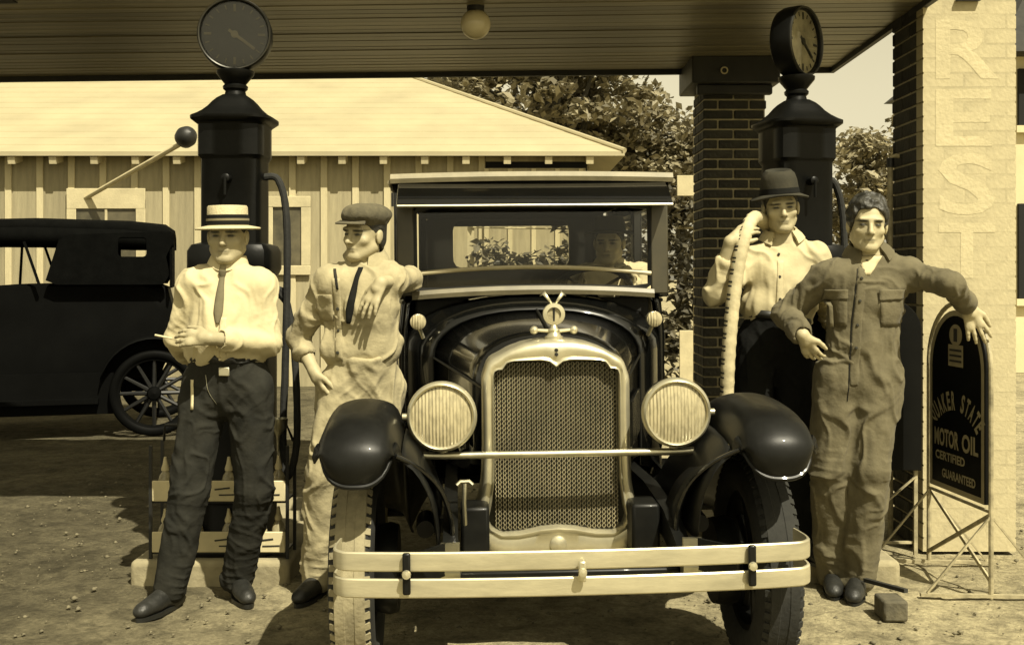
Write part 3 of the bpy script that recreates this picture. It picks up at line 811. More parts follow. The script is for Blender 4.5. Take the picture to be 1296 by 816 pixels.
def curb_sign():
    a0 = Vector((2.035, 5.36, 0)); b0 = Vector((2.085, 4.78, 0)); u = (b0 - a0); W = u.length; u.normalize()
    nrm = Vector((0,0,1)).cross(u).normalized()
    if nrm.x > 0: nrm = -nrm
    def q(s, z, o=0.0): return a0 + u*s + nrm*o + Vector((0,0,z))
    root = thing('curb_sign', (2.06, 5.07, 0), 'arched motor oil sign on a braced metal stand by the painted pillar', 'sign')
    # tubular hoop frame
    hoop = [q(0, 0), q(0, .5), q(0, .98)] + [q(W/2 - W/2*math.cos(t), .98 + .30*math.sin(t)) for t in np.linspace(.1, math.pi-.1, 20)] + [q(W, .98), q(W, .5), q(W, 0)]
    mb = MB(); mb.tube(hoop, .011, 10); mb.build('hoop_frame', mat_sign_frame, root)
    poly = [(.035 + x*(W-.07)/1.0, z) for x, z in arch_poly(1.0, .40, .98, 1.245)]
    mb = MB(); mb.rings([[q(s, z, .010) for s, z in poly], [q(s, z, -.010) for s, z in poly]]); panel = mb.build('panel', mat_sign, root, smooth=30)
    inner = [(W/2 + (s - W/2)*.90, .82 + (z-.82)*.94) for s, z in poly]
    mb = MB(); mb.rings([[q(s, z, .0125) for s, z in poly], [q(s, z, .0125) for s, z in inner]], cap0=False, cap1=False); mb.build('panel_border', mat_sign_text, panel, smooth=None)
    def put(mb, txt, s0, z0, w, h, bold=.02):
        vs, fs = text_mesh(txt, w, h, bold); mb.add([q(s0 + v[0], z0 + v[1], .0132) for v in vs], fs)
    cx, cz, rad = W/2, .575, .235      # arched line of lettering
    txt = 'QUAKER STATE'; mb = MB()
    for i, ch in enumerate(txt):
        if ch == ' ':
            mb.build('lettering', mat_sign_text, panel, smooth=None); mb = MB(); continue
        t = R(50 - 100 * i / (len(txt)-1)); vs, fs = text_mesh(ch, .031, .10, .035)
        ct, st = math.cos(t), math.sin(t)
        def place(v):
            lx = v[0] - .0155; lz = rad + v[1]
            return q(cx - st*lz + ct*lx, cz + ct*lz*.88 + st*lx, .0132)
        mb.add([place(v) for v in vs], fs)
    mb.build('lettering', mat_sign_text, panel, smooth=None)
    for word, s0, z0, w, h in (('MOTOR', .085, .600, .235, .085), ('OIL', .35, .600, W-.435, .085), ('CERTIFIED', .095, .535, W-.30, .042), ('GUARANTEED', .16, .455, W-.27, .042)):
        mb = MB(); put(mb, word, s0, z0, w, h, .03); mb.build('lettering', mat_sign_text, panel, smooth=None)
    mb = MB(); e0 = [q(W/2-.07, .985, .0128), q(W/2+.07, .985, .0128), q(W/2+.07, 1.085, .0128), q(W/2-.07, 1.085, .0128)]; mb.add(e0, [(0,1,2,3)])
    em = [q(W/2 + .06*math.cos(t), 1.13 + .05*math.sin(t), .0128) for t in np.linspace(0, 2*math.pi, 25)[:-1]]; mb.add(em, [tuple(range(24))]); mb.build('emblem', mat_sign_text, panel, smooth=None)
    mb = MB()
    for z in (1.01, 1.035, 1.06): mb.bar(q(W/2-.055, z, .0145), q(W/2+.055, z, .0145), .002, .009, up=(0,0,1))
    mb.bar(q(W/2, 1.10, .0145), q(W/2, 1.16, .0145), .03, .002, up=nrm); mb.build('emblem_print', mat_dark_wood, panel)
    # feet and braces
    for c in (a0, b0):
        mb = MB(); mb.bar(c + Vector((-.30,.02,.012)), c + Vector((.30,-.02,.012)), .022, .014); mb.build('foot', mat_sign_frame, root)
        mb = MB(); mb.bar(c + Vector((-.27,.02,.02)), c + Vector((0,0,.36)), .014, .008); mb.build('stay', mat_sign_frame, root)
        mb = MB(); mb.bar(c + Vector((.27,-.02,.02)), c + Vector((0,0,.36)), .014, .008); mb.build('stay', mat_sign_frame, root)
    for z0, z1, o in ((.06, .36, .008), (.36, .06, -.008)):
        mb = MB(); mb.bar(q(0, z0, o), q(W, z1, o), .018, .008, up=nrm); mb.build('cross_brace', mat_sign_frame, root)
    mb = MB(); mb.bar(q(0, .375), q(W, .375), .014, .012); mb.build('rail', mat_sign_frame, root)
curb_sign()

def dark_sign():
    d = 5.50; x0, x1 = 1.63, 2.052; W = x1 - x0
    root = thing('curb_sign', ((x0+x1)/2, d, 0), 'plain dark arched sign standing behind the man in coveralls', 'sign')
    poly = [(x0 + x*W, z) for x, z in arch_poly(1.0, .43, 1.13, 1.30)]
    mb = MB(); mb.rings([[(x, d, z) for x, z in poly], [(x, d+.02, z) for x, z in poly]]); mb.build('panel', mat_sign, root, smooth=30, bevel=.003)
    for x in (x0+.02, x1-.02):
        mb = MB(); mb.bar((x, d+.032, 0), (x, d+.032, 1.0), .018, .018); mb.build('leg', mat_sign_frame, root)
    mb = MB(); mb.bar((x0+.02, d+.018, .07), (x1-.02, d+.018, .40), .016, .006); mb.build('cross_brace', mat_sign_frame, root)
    mb = MB(); mb.bar((x0+.02, d+.045, .06), (x1-.02, d+.045, .06), .016, .012); mb.build('rail', mat_sign_frame, root)
dark_sign()

def block():
    c = P(1129, 783, 4.5)
    mb = MB(); mb.box((c.x-.05, 4.45, 0), (c.x+.05, 4.58, .085))
    tag(mb.build('wheel_chock', M('weathered_timber', .09, .9, var=.4, scale=12, bump=.6, bscale=40), loc=(c.x, 4.5, 0), bevel=.01), 'small dark timber block on the dirt below the sign', 'block')
    mb = MB(); a = P(1095, 722, 4.75); b = P(1136, 757, 4.62); mb.bar((a.x, a.y, .09), (b.x, 4.52, .088+.02), .02, .016)
    mb.bar((a.x+.06, a.y+.03, .012), (b.x+.0, 4.60, .02), .018, .014) if False else None
    tag(mb.build('loose_stick', mat_dark_wood, loc=(b.x, 4.55, .09)), 'dark stick lying across the timber block', 'stick')
block()

# ------------------------------------------------------------------ old touring car at the left
def wheel_parts(root, c, r, w, side, spokes=12, tyre_mat=None, hub=True, axle=Vector((0,1,0)), tread=False, tread_mat=None):
    """wheel > tyre, rim, spoke; axle direction is a unit vector"""
    c = Vector(c)
    wh = bpy.data.objects.new('wheel', None); col.objects.link(wh); wh.parent = root; wh.location = c - ORG[root]; ORG[wh] = ORG[root] + (c - ORG[root]); wh.empty_display_size = .1
    tr = w/2
    prof = [(r - 2*tr*.92, -tr*.55), (r - tr*1.5, -tr*.92), (r - tr*.9, -tr), (r - tr*.45, -tr*.93), (r - tr*.14, -tr*.74), (r - .004, -tr*.60), (r, 0), (r - .004, tr*.60), (r - tr*.14, tr*.74), (r - tr*.45, tr*.93), (r - tr*.9, tr), (r - tr*1.5, tr*.92), (r - 2*tr*.92, tr*.55)]
    mb = MB(); mb.lathe(prof, c, axle, 56)
    ty = mb.build('tyre', tyre_mat or mat_rubber, wh, smooth=60)
    if tread:
        a = Vector(axle); ref = Vector((0,0,1)); u = ref.cross(a).normalized(); v = a.cross(u)
        tm = MB(); n = 60
        for k in range(n):
            t = 2*math.pi*(k+.5)/n; dr = u*math.cos(t) + v*math.sin(t); tg = v*math.cos(t) - u*math.sin(t)
            for s in (-1, 1):
                p0 = c + a*s*tr*.60 + dr*(r - .003); p1 = c + a*s*tr*.84 + dr*(r - tr*.20)
                tm.bar(p0, p1, .022, .009, up=dr)
        tb = tm.build('tread_blocks', tread_mat or mat_rubber, ty); tb['kind'] = 'stuff'
        tm = MB(); tm.lathe([(r-.006, -tr*.66), (r+.003, -tr*.63), (r+.0055, -tr*.22), (r+.003, -tr*.19), (r+.003, tr*.19), (r+.0055, tr*.22), (r+.003, tr*.63), (r-.006, tr*.66)], c, axle, 56); tm.build('tread_band', tread_mat or mat_rubber, ty)
    rr = r - 2*tr*.9
    mb = MB(); mb.lathe([(rr+.012, -tr*.7), (rr-.012, -tr*.6), (rr-.02, 0), (rr-.012, tr*.6), (rr+.012, tr*.7), (rr+.02, 0), (rr+.012, -tr*.7)], c, axle, 40); mb.build('rim', mat_old_car, wh)
    a = Vector(axle); ref = Vector((0,0,1)); u = ref.cross(a).normalized(); v = a.cross(u)
    for k in range(spokes):
        t = 2*math.pi*k/spokes; dr = u*math.cos(t) + v*math.sin(t)
        mb = MB(); mb.tube([c + dr*.05, c + dr*(rr-.012)], [.021, .016], 7); mb.build('spoke', mat_spoke, wh)
    mb = MB(); mb.lathe([(0, -.07), (.05, -.06), (.062, -.03), (.062, .03), (.05, .06), (0, .07)], c, axle, 18); mb.build('hub', mat_old_car, wh)
    return wh

def touring_car():
    near, far = 9.72, 11.05
    root = thing('touring_car', (-3.03, 9.72, 0), 'old black touring car parked in front of the barn, cloth top up', 'car')
    root.rotation_euler = (0, 0, R(16))
    # lower body: side profile lofted across the width
    prof = [(-6.25,.55), (-6.25,1.02), (-5.35,1.12), (-5.0,1.28), (-4.3,1.335), (-3.62,1.345), (-3.2,1.36), (-3.05,1.30), (-3.0,1.1), (-3.02,.75), (-3.12,.5), (-4.6,.46)]
    rs = []
    for t, k in ((0,.93), (.06,1), (.94,1), (1,.93)):
        rs.append([(x*k + (-4.6)*(1-k), near + .1 + (far-near-.2)*t, z if k == 1 else .9 + (z-.9)*.94) for x, z in prof])
    mb = MB(); mb.rings(rs); mb.build('body', mat_old_car, root, smooth=40)
    # cloth top: roof sheet, valance, rear quarters with a little window
    tp = [(-5.25,1.80), (-4.9,1.86), (-4.2,1.885), (-3.4,1.87), (-3.08,1.84), (-2.995,1.78)]
    mb = MB(); mb.rings([[(x, near, z-.06) for x, z in tp], [(x, near+.05, z) for x, z in tp], [(x, (near+far)/2, z+.05) for x, z in tp], [(x, far-.05, z) for x, z in tp], [(x, far, z-.06) for x, z in tp]], closed=False)
    o = mb.build('cloth_top', mat_cloth_top, root, smooth=60); o.modifiers.new('thickness', 'SOLIDIFY').thickness = .025
    for yy, sgn in ((near, 1), (far, -1)):
        mb = MB(); mb.rings([[(x, yy, 1.68 if x < -3.9 else 1.66) for x, z in tp], [(x, yy, z-.06) for x, z in tp]], closed=False); v = mb.build('valance', mat_cloth_top, root); v.modifiers.new('thickness', 'SOLIDIFY').thickness = .012
        # quarter curtain with window hole
        out = [(-3.93,1.76), (-4.06,1.33), (-3.08,1.33), (-3.03,1.42), (-3.06,1.58), (-3.0,1.70), (-3.02,1.80)]
        hx0, hx1 = (-3.46, -3.225) if yy == near else (-3.52, -3.18)
        hole = rrect(hx0, hx1, 1.575, 1.745, .03, 4)
        if yy == far: out = [(-4.1,1.76), (-4.2,1.33)] + out[2:]
        c0 = ((hx0+hx1)/2, 1.66); n = 64
        ro, ri = polar(out, c0, n), polar(hole, c0, n)
        mb = MB(); mb.rings([[(x, yy-.006, z) for x, z in ri], [(x, yy-.006, z) for x, z in ro], [(x, yy+.006, z) for x, z in ro], [(x, yy+.006, z) for x, z in ri], [(x, yy-.006, z) for x, z in ri]], cap0=False, cap1=False); mb.build('side_curtain', mat_cloth_top, root, smooth=None)
        for xa, za, xb, zb in ((-4.42,1.70,-4.44,1.32), (-4.22,1.70,-4.10,1.33)):
            mb = MB(); mb.bar((xa, yy+.01*sgn, za), (xb, yy+.01*sgn, zb), .022, .022); mb.build('top_stay', mat_old_car, root)
    mb = MB(); mb.box((-3.03, near+.01, 1.30), (-3.01, far-.01, 1.78)); mb.build('rear_curtain', mat_cloth_top, root)
    mb = MB(); mb.box((-5.02, near+.05, 1.28), (-4.99, near+.09, 1.80)); mb.box((-5.02, far-.09, 1.28), (-4.99, far-.05, 1.80)); mb.box((-5.02, near+.05, 1.78), (-4.99, far-.05, 1.81)); mb.build('windshield_frame', mat_old_car, root)
    mb = MB(); mb.box((-5.008, near+.092, 1.29), (-5.002, far-.092, 1.778)); mb.build('windshield', mat_glass, root)
    mb = MB(); mb.tube([Vector((-4.62, near+.35, 1.40)) + Vector((.10*math.cos(t), .2*math.sin(t), .17*math.cos(t))) for t in np.linspace(0, 2*math.pi, 25)], .014, 8); mb.build('steering_wheel', mat_old_car, root)
    # fenders and running board
    for yy in (near - .06, far - .14):
        for xc in (-3.16, -5.95):
            arc = [(xc + .46*math.cos(t), .40 + .46*math.sin(t)) for t in np.linspace(.35, 2.9, 16)]
            mb = MB(); mb.rings([[(x, yy, z) for x, z in arc], [(x, yy+.10, z+.02) for x, z in arc], [(x, yy+.2, z) for x, z in arc]], closed=False); f = mb.build('fender', mat_old_car, root, smooth=60); f.modifiers.new('thickness', 'SOLIDIFY').thickness = .008
        mb = MB(); mb.box((-5.5, yy, .30), (-3.62, yy+.2, .34)); mb.build('running_board', mat_old_car, root)
    mb = MB(); mb.box((-5.6, near+.04, .20), (-3.5, near+.07, .56)); mb.box((-5.6, far-.07, .33), (-3.5, far-.04, .56)); mb.box((-6.0, 10.1, .36), (-3.1, 10.16, .50)); mb.box((-6.0, 10.6, .36), (-3.1, 10.66, .50)); mb.build('chassis', mat_old_car, root)
    for xc in (-3.16, -5.95):
        mb = MB(); mb.tube([(xc, near+.02, .375), (xc, far-.02, .375)], .03, 8); mb.build('axle', mat_old_car, root)
        for yy in (near, far): wheel_parts(root, (xc, yy, .375), .378, .085, 1, tyre_mat=mat_old_car)
touring_car()

# ================================================================== THE SEDAN
# built in its own space: x to the right as seen from the front, y rearwards from the front axle, z up
CAR = thing('sedan_car', (.172, 3.94, 0), 'large black sedan with nickel radiator facing the camera, double bar bumper', 'car')
CAR.rotation_euler = (0, R(-.6), R(2.9))
ORG[CAR] = Vector((0, 0, 0))

def arch_section(y, w, zb, zs, zt, n=20, p=2.3):
    """left bottom, up the side, over the top, down to right bottom"""
    pts = [(-w, y, zb), (-w, y, zb + (zs-zb)*.5)]
    for k in range(n + 1):
        a = math.pi - math.pi*k/n; c, s = math.cos(a), math.sin(a)
        pts.append((w*math.copysign(abs(c)**(2/p), c), y, zs + (zt-zs)*abs(s)**(2/p)))
    return pts + [(w, y, zb + (zs-zb)*.5), (w, y, zb)]

def sheet(mb, name, mat, parent, th=.006, smooth=50, off=-1):
    o = mb.build(name, mat, parent, smooth=smooth)
    m = o.modifiers.new('thickness', 'SOLIDIFY'); m.thickness = th; m.offset = off
    return o

def sedan():
    C = CAR
    # --- radiator shell
    c0 = (0, .80)
    outer = [(.268,.92), (.268,1.035)] + [(.25,1.088), (.235,1.108), (.205,1.122), (.17,1.142), (.12,1.160), (.06,1.171), (0,1.174)]
    outer = outer + [(-x, z) for x, z in outer[-2::-1]]
    low_r = [(-.268,.78), (-.272,.66), (-.285,.585), (-.302,.53), (-.305,.48), (-.285,.44), (-.235,.388), (-.19,.376), (0,.374)]
    outer = outer + low_r + [(-x, z) for x, z in low_r[-2::-1]]
    inner = [(.226,.90), (.226,1.055), (.215,1.066), (.186,1.066), (.186,1.078), (.176,1.092), (.15,1.097), (.05,1.097), (.022,1.090), (0,1.070)]
    inner = inner + [(-x, z) for x, z in inner[-2::-1]]
    low_i = [(-.226,.75), (-.228,.66), (-.238,.585), (-.250,.53), (-.243,.50), (-.20,.478), (-.13,.482), (-.06,.497), (0,.502)]
    inner = inner + low_i + [(-x, z) for x, z in low_i[-2::-1]]
    n = 160
    ro, ri = polar(outer, c0, n), polar(inner, c0, n)
    mix = lambda t: [(a[0]*(1-t) + b[0]*t, a[1]*(1-t) + b[1]*t) for a, b in zip(ro, ri)]
    mb = MB()
    mb.rings([[(x*1.0, .20, z) for x, z in ro], [(x, .05, z) for x, z in ro], [(x, .034, z) for x, z in mix(.03)], [(x, .016, z) for x, z in mix(.22)], [(x, .012, z) for x, z in mix(.5)], [(x, .018, z) for x, z in mix(.78)], [(x, .012, z) for x, z in mix(.84)], [(x, .010, z) for x, z in mix(.93)], [(x, .020, z) for x, z in ri], [(x, .09, z) for x, z in ri]], cap0=False, cap1=False)
    shell = mb.build('radiator_shell', mat_nickel, C, smooth=50)
    mb = MB(); mb.lathe([(0,-.012), (.018,-.010), (.03,-.004), (.033,.004)], (0, .012, .437), (0,1,0), 24); mb.build('crank_hole_cover', mat_nickel, shell)
    for sx in (-.006, .006):
        mb = MB(); mb.lathe([(0,-.004), (.007,-.003), (.007,.004)], (0, .012, 1.128 + sx*1.3), (0,1,0), 10); mb.build('rivet', mat_dark_metal, shell)
    # --- radiator core: wavy vertical fins in front of a dark backing
    mb = MB(); mb.add([(x, .088, z) for x, z in ri], [tuple(range(n))]); mb.build('core_backing', M('core_shade', .05, .9), C, smooth=None)
    mb = MB(); cols = 25; pitch = .45/cols
    for i in range(cols):
        for side in (-1, 1):
            xc = -.225 + (i+.5)*pitch
            rows = 76
            base = len(mb.v); vs = []; fs = []
            for j in range(rows + 1):
                z = .478 + j*(1.098-.478)/rows
                if j % 2: ox = pitch*.46
                else: ox = pitch*.18
                x = xc + side*ox
                vs += [(x, .050, z), (x + side*-.0018, .050, z), (x, .085, z)]
            for j in range(rows):
                a = j*3; b = a + 3
                fs += [(a, a+1, b+1, b), (a, b, b+2, a+2)]
            # keep only what lies inside the opening
            def inside(x, z):
                hit = False
                for k in range(n):
                    x1, z1 = ri[k]; x2, z2 = ri[(k+1)%n]
                    if (z1 > z) != (z2 > z) and x < (x2-x1)*(z-z1)/(z2-z1) + x1: hit = not hit
                return hit
            ok = [inside(v[0], v[2]) for v in vs]
            mb.add(vs, [f for f in fs if all(ok[q] for q in f)])
    core = mb.build('radiator_core', mat_core, C, smooth=None); core['kind'] = 'stuff'
    # --- motometer ornament
    zt = 1.174
    mb = MB(); mb.lathe([(.034,zt-.01), (.034,zt+.006), (.026,zt+.010), (.020,zt+.022), (.024,zt+.03), (.014,zt+.038), (.010,zt+.05)], (0,.10,0), n=24, cap0=True, cap1=True); cap = mb.build('radiator_cap', mat_nickel, C)
    for s in (-1, 1):
        mb = MB(); mb.tube([(s*.012,.10,zt+.026), (s*.06,.10,zt+.030)], [.008,.0065], 10); mb.lathe([(0,-.014),(.012,-.01),(.016,0),(.012,.01),(0,.014)], (s*.073,.10,zt+.030), (0,1,0), 16); mb.build('cap_wing', mat_nickel, cap)
    cc = (0, .10, zt + .088)
    mb = MB(); mb.lathe([(.026,-.012), (.040,-.010), (.042,0), (.040,.010), (.026,.012), (.026,-.012)], cc, (0,1,0), 32); gauge = mb.build('temperature_gauge', mat_nickel, cap)
    mb = MB(); mb.lathe([(0,-.003), (.028,-.003), (.028,.003), (0,.003)], cc, (0,1,0), 24); mb.build('gauge_face', M('gauge_face', .35, .3, var=.4, scale=30), gauge)
    mb = MB(); mb.tube([(0,.099,zt+.06), (0,.097,zt+.11)], .0045, 8); mb.build('gauge_tube', mat_dark_metal, gauge)
    mb = MB()
    for s in (-1, 1): mb.rings([[(s*.005,.10,zt+.130), (s*.012,.10,zt+.127)], [(s*.028,.11,zt+.168), (s*.040,.11,zt+.160)], [(s*.03,.125,zt+.175), (s*.05,.13,zt+.155)]], closed=False)
    w = sheet(mb, 'wings', mat_nickel, gauge, .004)
    # --- hood and cowl
    secs = [(.155, .262, .66, .985, 1.168), (.40, .315, .64, 1.0, 1.192), (.70, .385, .62, 1.02, 1.222), (.965, .455, .60, 1.04, 1.248)]
    mb = MB(); mb.rings([arch_section(*s) for s in secs], closed=False); hood = sheet(mb, 'hood', mat_black_paint, C, .008, 60)
    mb = MB(); mb.rings([arch_section(*s) for s in ((.972, .462, .55, 1.04, 1.255), (1.08, .535, .52, 1.05, 1.287), (1.17, .585, .50, 1.06, 1.318), (1.20, .60, .50, 1.07, 1.322))], closed=False); cowl = sheet(mb, 'cowl', mat_black_paint, C, .010, 60)
    bead = [Vector(q) + Vector((0,-.002,.002)) for q in arch_section(.968, .462, .62, 1.04, 1.252)]
    mb = MB(); mb.tube(bead, .006, 6); mb.build('cowl_bead', mat_black_dusty, C)
    mb = MB(); mb.tube([(0,.16,1.172), (0,.55,1.213), (0,.965,1.252)], .006, 8); mb.build('hinge', mat_black_dusty, hood)
    for s in (-1, 1):
        mb = MB(); mb.tube([(s*.266,.16,.99), (s*.46,.96,1.045)], .005, 8); mb.build('hinge', mat_black_dusty, hood)
        lm = MB(); lm.box((-.004,-.012,-.09), (.010,.012,.09)); lv = mesh_data('louver', lm, mat_black_paint, bevel=.003)
        for k in range(14):
            t = k/13; y = .36 + t*.46; x = (.300 + (y-.30)*.231)
            o = inst('louver', lv, hood, (s*(x+.006), y, .82), (0,0,R(-13)*s)); 
            if s < 0: o.scale = (-1,1,1)
        mb = MB(); mb.tube([(s*.345,.52,.70), (s*.36,.54,.74), (s*.345,.57,.70)], .006, 8); mb.build('hood_latch', mat_nickel, hood)
    # --- frame, springs, front axle, apron between the frame horns
    for s in (-1, 1):
        mb = MB(); mb.rings([[(s*.36,y,z-h), (s*.41,y,z-h), (s*.41,y,z+h), (s*.36,y,z+h)] for y, z, h in ((-.44,.44,.022), (-.36,.47,.035), (-.1,.53,.05), (.3,.55,.055), (1.2,.52,.06), (3.0,.52,.05))]); mb.build('frame_rail', mat_black_dusty, C, smooth=40)
        mb = MB(); pts = [(s*.385, -.42 + t*1.0, .40 - .08*math.sin(math.pi*t)) for t in np.linspace(0,1,12)]
        for k in range(4): mb.tube([Vector(p) + Vector((0,0,-.010*k)) for p in pts[k:12-k]], .006, 6, flat=4.0) if False else mb.rings([[(p[0]-.024,p[1],p[2]-.010*k-.004), (p[0]+.024,p[1],p[2]-.010*k-.004), (p[0]+.024,p[1],p[2]-.010*k+.004), (p[0]-.024,p[1],p[2]-.010*k+.004)] for p in pts[k:12-k]])
        mb.build('leaf_spring', mat_black_dusty, C, smooth=40)
        mb = MB(); mb.lathe([(0,-.035), (.032,-.03), (.034,0), (.032,.03), (0,.035)], (s*.385,-.44,.475), (1,0,0), 18); mb.box((s*.385-.03,-.47,.475), (s*.385+.03,-.45,.565)); mb.build('spring_shackle', mat_dull_nickel, C, smooth=40)
        mb = MB(); mb.lathe([(0,-.10), (.03,-.10), (.035,-.02), (.035,.05), (0,.06)], (s*.47,-.10,.55), (0,1,0), 14); mb.box((s*.40-.01, -.12,.52), (s*.47+.01,-.06,.57)); mb.build('shock_absorber', mat_black_dusty, C)
        if s < 0:
          mb = MB(); mb.tube([(s*.335,-.14,.55), (s*.338,-.16,.63), (s*.335,-.15,.70)], .008, 8); mb.tube([(s*.335-.028,-.16,.690), (s*.335-.015,-.155,.701), (s*.335+.015,-.155,.701), (s*.335+.028,-.16,.690)], .007, 8); mb.build('wing_bolt', mat_dull_nickel, C)
        mb = MB(); mb.box((s*.30-.05,-.10,.415), (s*.30+.05,.05,.60)); mb.build('splash_pan', mat_black_dusty, C, bevel=.012)
    mb = MB(); ax = spline([(-.66,0,.37), (-.48,0,.36), (-.36,0,.29), (0,0,.28), (.36,0,.29), (.48,0,.36), (.66,0,.37)], 24); mb.tube(ax, .026, 8); mb.build('front_axle', mat_black_dusty, C)
    mb = MB(); mb.tube([(-.60,.14,.36), (.60,.14,.36)], .013, 8); mb.build('tie_rod', mat_black_dusty, C)
    mb = MB(); mb.box((-.36,-.40,.41), (.36,-.36,.455)); mb.build('front_crossmember', mat_black_dusty, C, bevel=.008)
    mb = MB(); mb.box((-.28,.10,.30), (.28,1.0,.44)); mb.box((-.2,.95,.26),(.2,2.2,.42)); mb.build('oil_pan', mat_black_dusty, C, bevel=.03)
    # --- bumper: two spring steel bars with clamps
    BY = -.60
    def bar_path(z, dip):
        pts = [(-.735,BY+.20), (-.742,BY+.09), (-.72,BY+.035), (-.66,BY+.012), (-.4,BY-.012), (0,BY-.022), (.4,BY-.012), (.66,BY+.012), (.72,BY+.035), (.742,BY+.09), (.735,BY+.20)]
        return [Vector((p.x, p.y, z)) for p in spline([(x, y, 0) for x, y in pts], 60)]
    bp_ = thing('bumper', (0,0,0), 'x y z w', 'x') if False else None
    for z, h in ((.546,.029), (.466,.029)):
        pth = bar_path(z, 0); rs = []
        for i, q in enumerate(pth):
            t = (pth[min(i+1,59)] - pth[max(i-1,0)]).normalized(); nn = Vector((t.y,-t.x,0))*1
            rs.append([q + Vector((0,0,-h)), q + nn*.0035 + Vector((0,0,-h*.86)), q + nn*.0045, q + nn*.0035 + Vector((0,0,h*.86)), q + Vector((0,0,h)), q - nn*.006 + Vector((0,0,h)), q - nn*.006 + Vector((0,0,-h))])
        mb = MB(); mb.rings(rs); mb.build('bumper_bar', mat_bumper, C, smooth=24)
    for x in (-.515, .012, .535):
        yb = BY - .022 + .030*(x/.6)**2
        mb = MB(); mb.box((x-.012,yb-.030,.452 if abs(x) > .1 else .485), (x+.012,yb-.014,.578 if abs(x) > .1 else .548)); cl = mb.build('bumper_clamp', mat_black_dusty if abs(x) > .1 else mat_nickel, C, bevel=.006)
        mb = MB(); mb.lathe([(0,-.012),(.012,-.010),(.014,0)], (x, yb-.030, .515), (0,1,0), 12); mb.build('clamp_bolt', mat_nickel, cl)
    for s in (-1, 1):
        mb = MB(); mb.bar((s*.385,-.44,.515), (s*.50,BY+.012,.515), .012, .10); mb.build('bumper_bracket', mat_black_dusty, C)
    # --- headlights and their bar
    mb = MB(); mb.tube(spline([(-.62,-.04,.80), (-.50,-.06,.778), (-.2,-.075,.778), (.2,-.075,.778), (.50,-.06,.778), (.62,-.04,.80)], 30), .013, 10); mb.build('lamp_bar', mat_dull_nickel, C, smooth=60)
    for s in (-1, 1):
        hc = Vector((s*.412, -.10, .918)); r = .1215
        mb = MB(); mb.lathe([(r*.97,.012), (r,.03), (r*.96,.07), (r*.82,.12), (r*.55,.165), (r*.2,.185), (0,.187)], hc, (0,1,0), 40); hl = mb.build('headlight', mat_black_paint, C, smooth=60)
        mb = MB(); mb.lathe([(r*.86,.000), (r*.87,-.010), (r*.92,-.015), (r*.98,-.010), (r*1.01,.004), (r*1.01,.02), (r*.97,.024)], hc, (0,1,0), 48); mb.build('lamp_rim', mat_nickel, hl, smooth=60)
        mb = MB(); mb.lathe([(0,-.016), (r*.3,-.0145), (r*.6,-.010), (r*.88,-.001)], hc, (0,1,0), 40); mb.build('lens', mat_lens, hl, smooth=180)
        mb = MB(); mb.tube([hc + Vector((0,.06,-r*.9)), hc + Vector((0,.04,-.14))], [.022,.017], 12); mb.build('lamp_stem', mat_nickel, hl)
        mb = MB(); mb.lathe([(0,0),(.012,0),(.012,.018),(0,.02)], hc + Vector((-r-.016 if s < 0 else r-.004,.01,0)), (1,0,0), 12); mb.build('lamp_catch', mat_nickel, hl)
    # --- cowl lamps
    for s in (-1, 1):
        hc = Vector((s*.528, .95, 1.205)); r = .036
        mb = MB(); mb.lathe([(r*.96,.0), (r,.015), (r*.9,.05), (r*.4,.085), (0,.09)], hc, (0,1,0), 24); mb.tube([hc + Vector((0,.04,-.02)), hc + Vector((-s*.02,.07,-.075))], .009, 8); cl = mb.build('cowl_lamp', mat_nickel, C, smooth=60)
        mb = MB(); mb.lathe([(0,-.010), (r*.6,-.007), (r*.97,.001)], hc, (0,1,0), 24); mb.build('lens', mat_lens, cl, smooth=180)
    # --- front fenders
    for s in (-1, 1):
        path = spline([(0,-.455,.745), (0,-.478,.81), (0,-.455,.88), (0,-.36,.940), (0,-.17,.968), (0,.04,.970), (0,.24,.915), (0,.42,.80), (0,.58,.62), (0,.78,.45), (0,1.05,.365)], 44)
        N = 44; rs = []; K = 18
        for i, q in enumerate(path):
            t = (path[min(i+1,N-1)] - path[max(i-1,0)]).normalized(); nn = Vector((0, t.z, -t.y))      # points down / inwards
            ring = []
            for k in range(K + 1):
                v = -1 + 2*k/K                      # -1 inner edge, 1 outer edge
                hw = .140 * (.88 + .12*min(1, i/8)); xc = .682 + (.015 if i > 30 else 0)
                depth = .055*abs(v)**2.4 + (.055*max(0, abs(v)-.74)/.26)
                tuck = .075*(1 - min(1, i/9))**1.2 * abs(v)**3.5       # lip rises to the sides at the nose
                ring.append(q + Vector((s*(xc + v*hw), 0, tuck)) + nn*depth)
            rs.append(ring)
        mb = MB(); mb.rings(rs, closed=False); f = sheet(mb, 'front_fender', mat_black_dusty, C, .007, 60)
        mb = MB(); mb.tube([rs[0][k] for k in range(K+1)], .0085, 8); mb.build('fender_bead', mat_black_dusty, f)
        # inner apron from the fender to the frame with its rolled front edge
        ra = []
        for i in range(6, 40, 3):
            a = rs[i][0]; 
            b = Vector((s*.425, a.y + .02, .53)); m1 = a.lerp(b, .35) + Vector((-s*.012,0,.05)); m2 = a.lerp(b, .7) + Vector((-s*.02,0,.04))
            ra.append(spline([a, m1, m2, b], 9))
        # front edge sweeps back from fender nose to the frame
        mb = MB(); mb.rings(ra, closed=False); ap = sheet(mb, 'fender_apron', mat_black_dusty, C, .005, 60)
        edge = spline([rs[8][1], Vector((s*.485,-.33,.78)), Vector((s*.42,-.27,.70)), Vector((s*.385,-.24,.60)), Vector((s*.378,-.24,.53))], 18)
        edge2 = [Vector((q.x, q.y + .16 + .1*i/17, q.z - .02)) for i, q in enumerate(edge)]
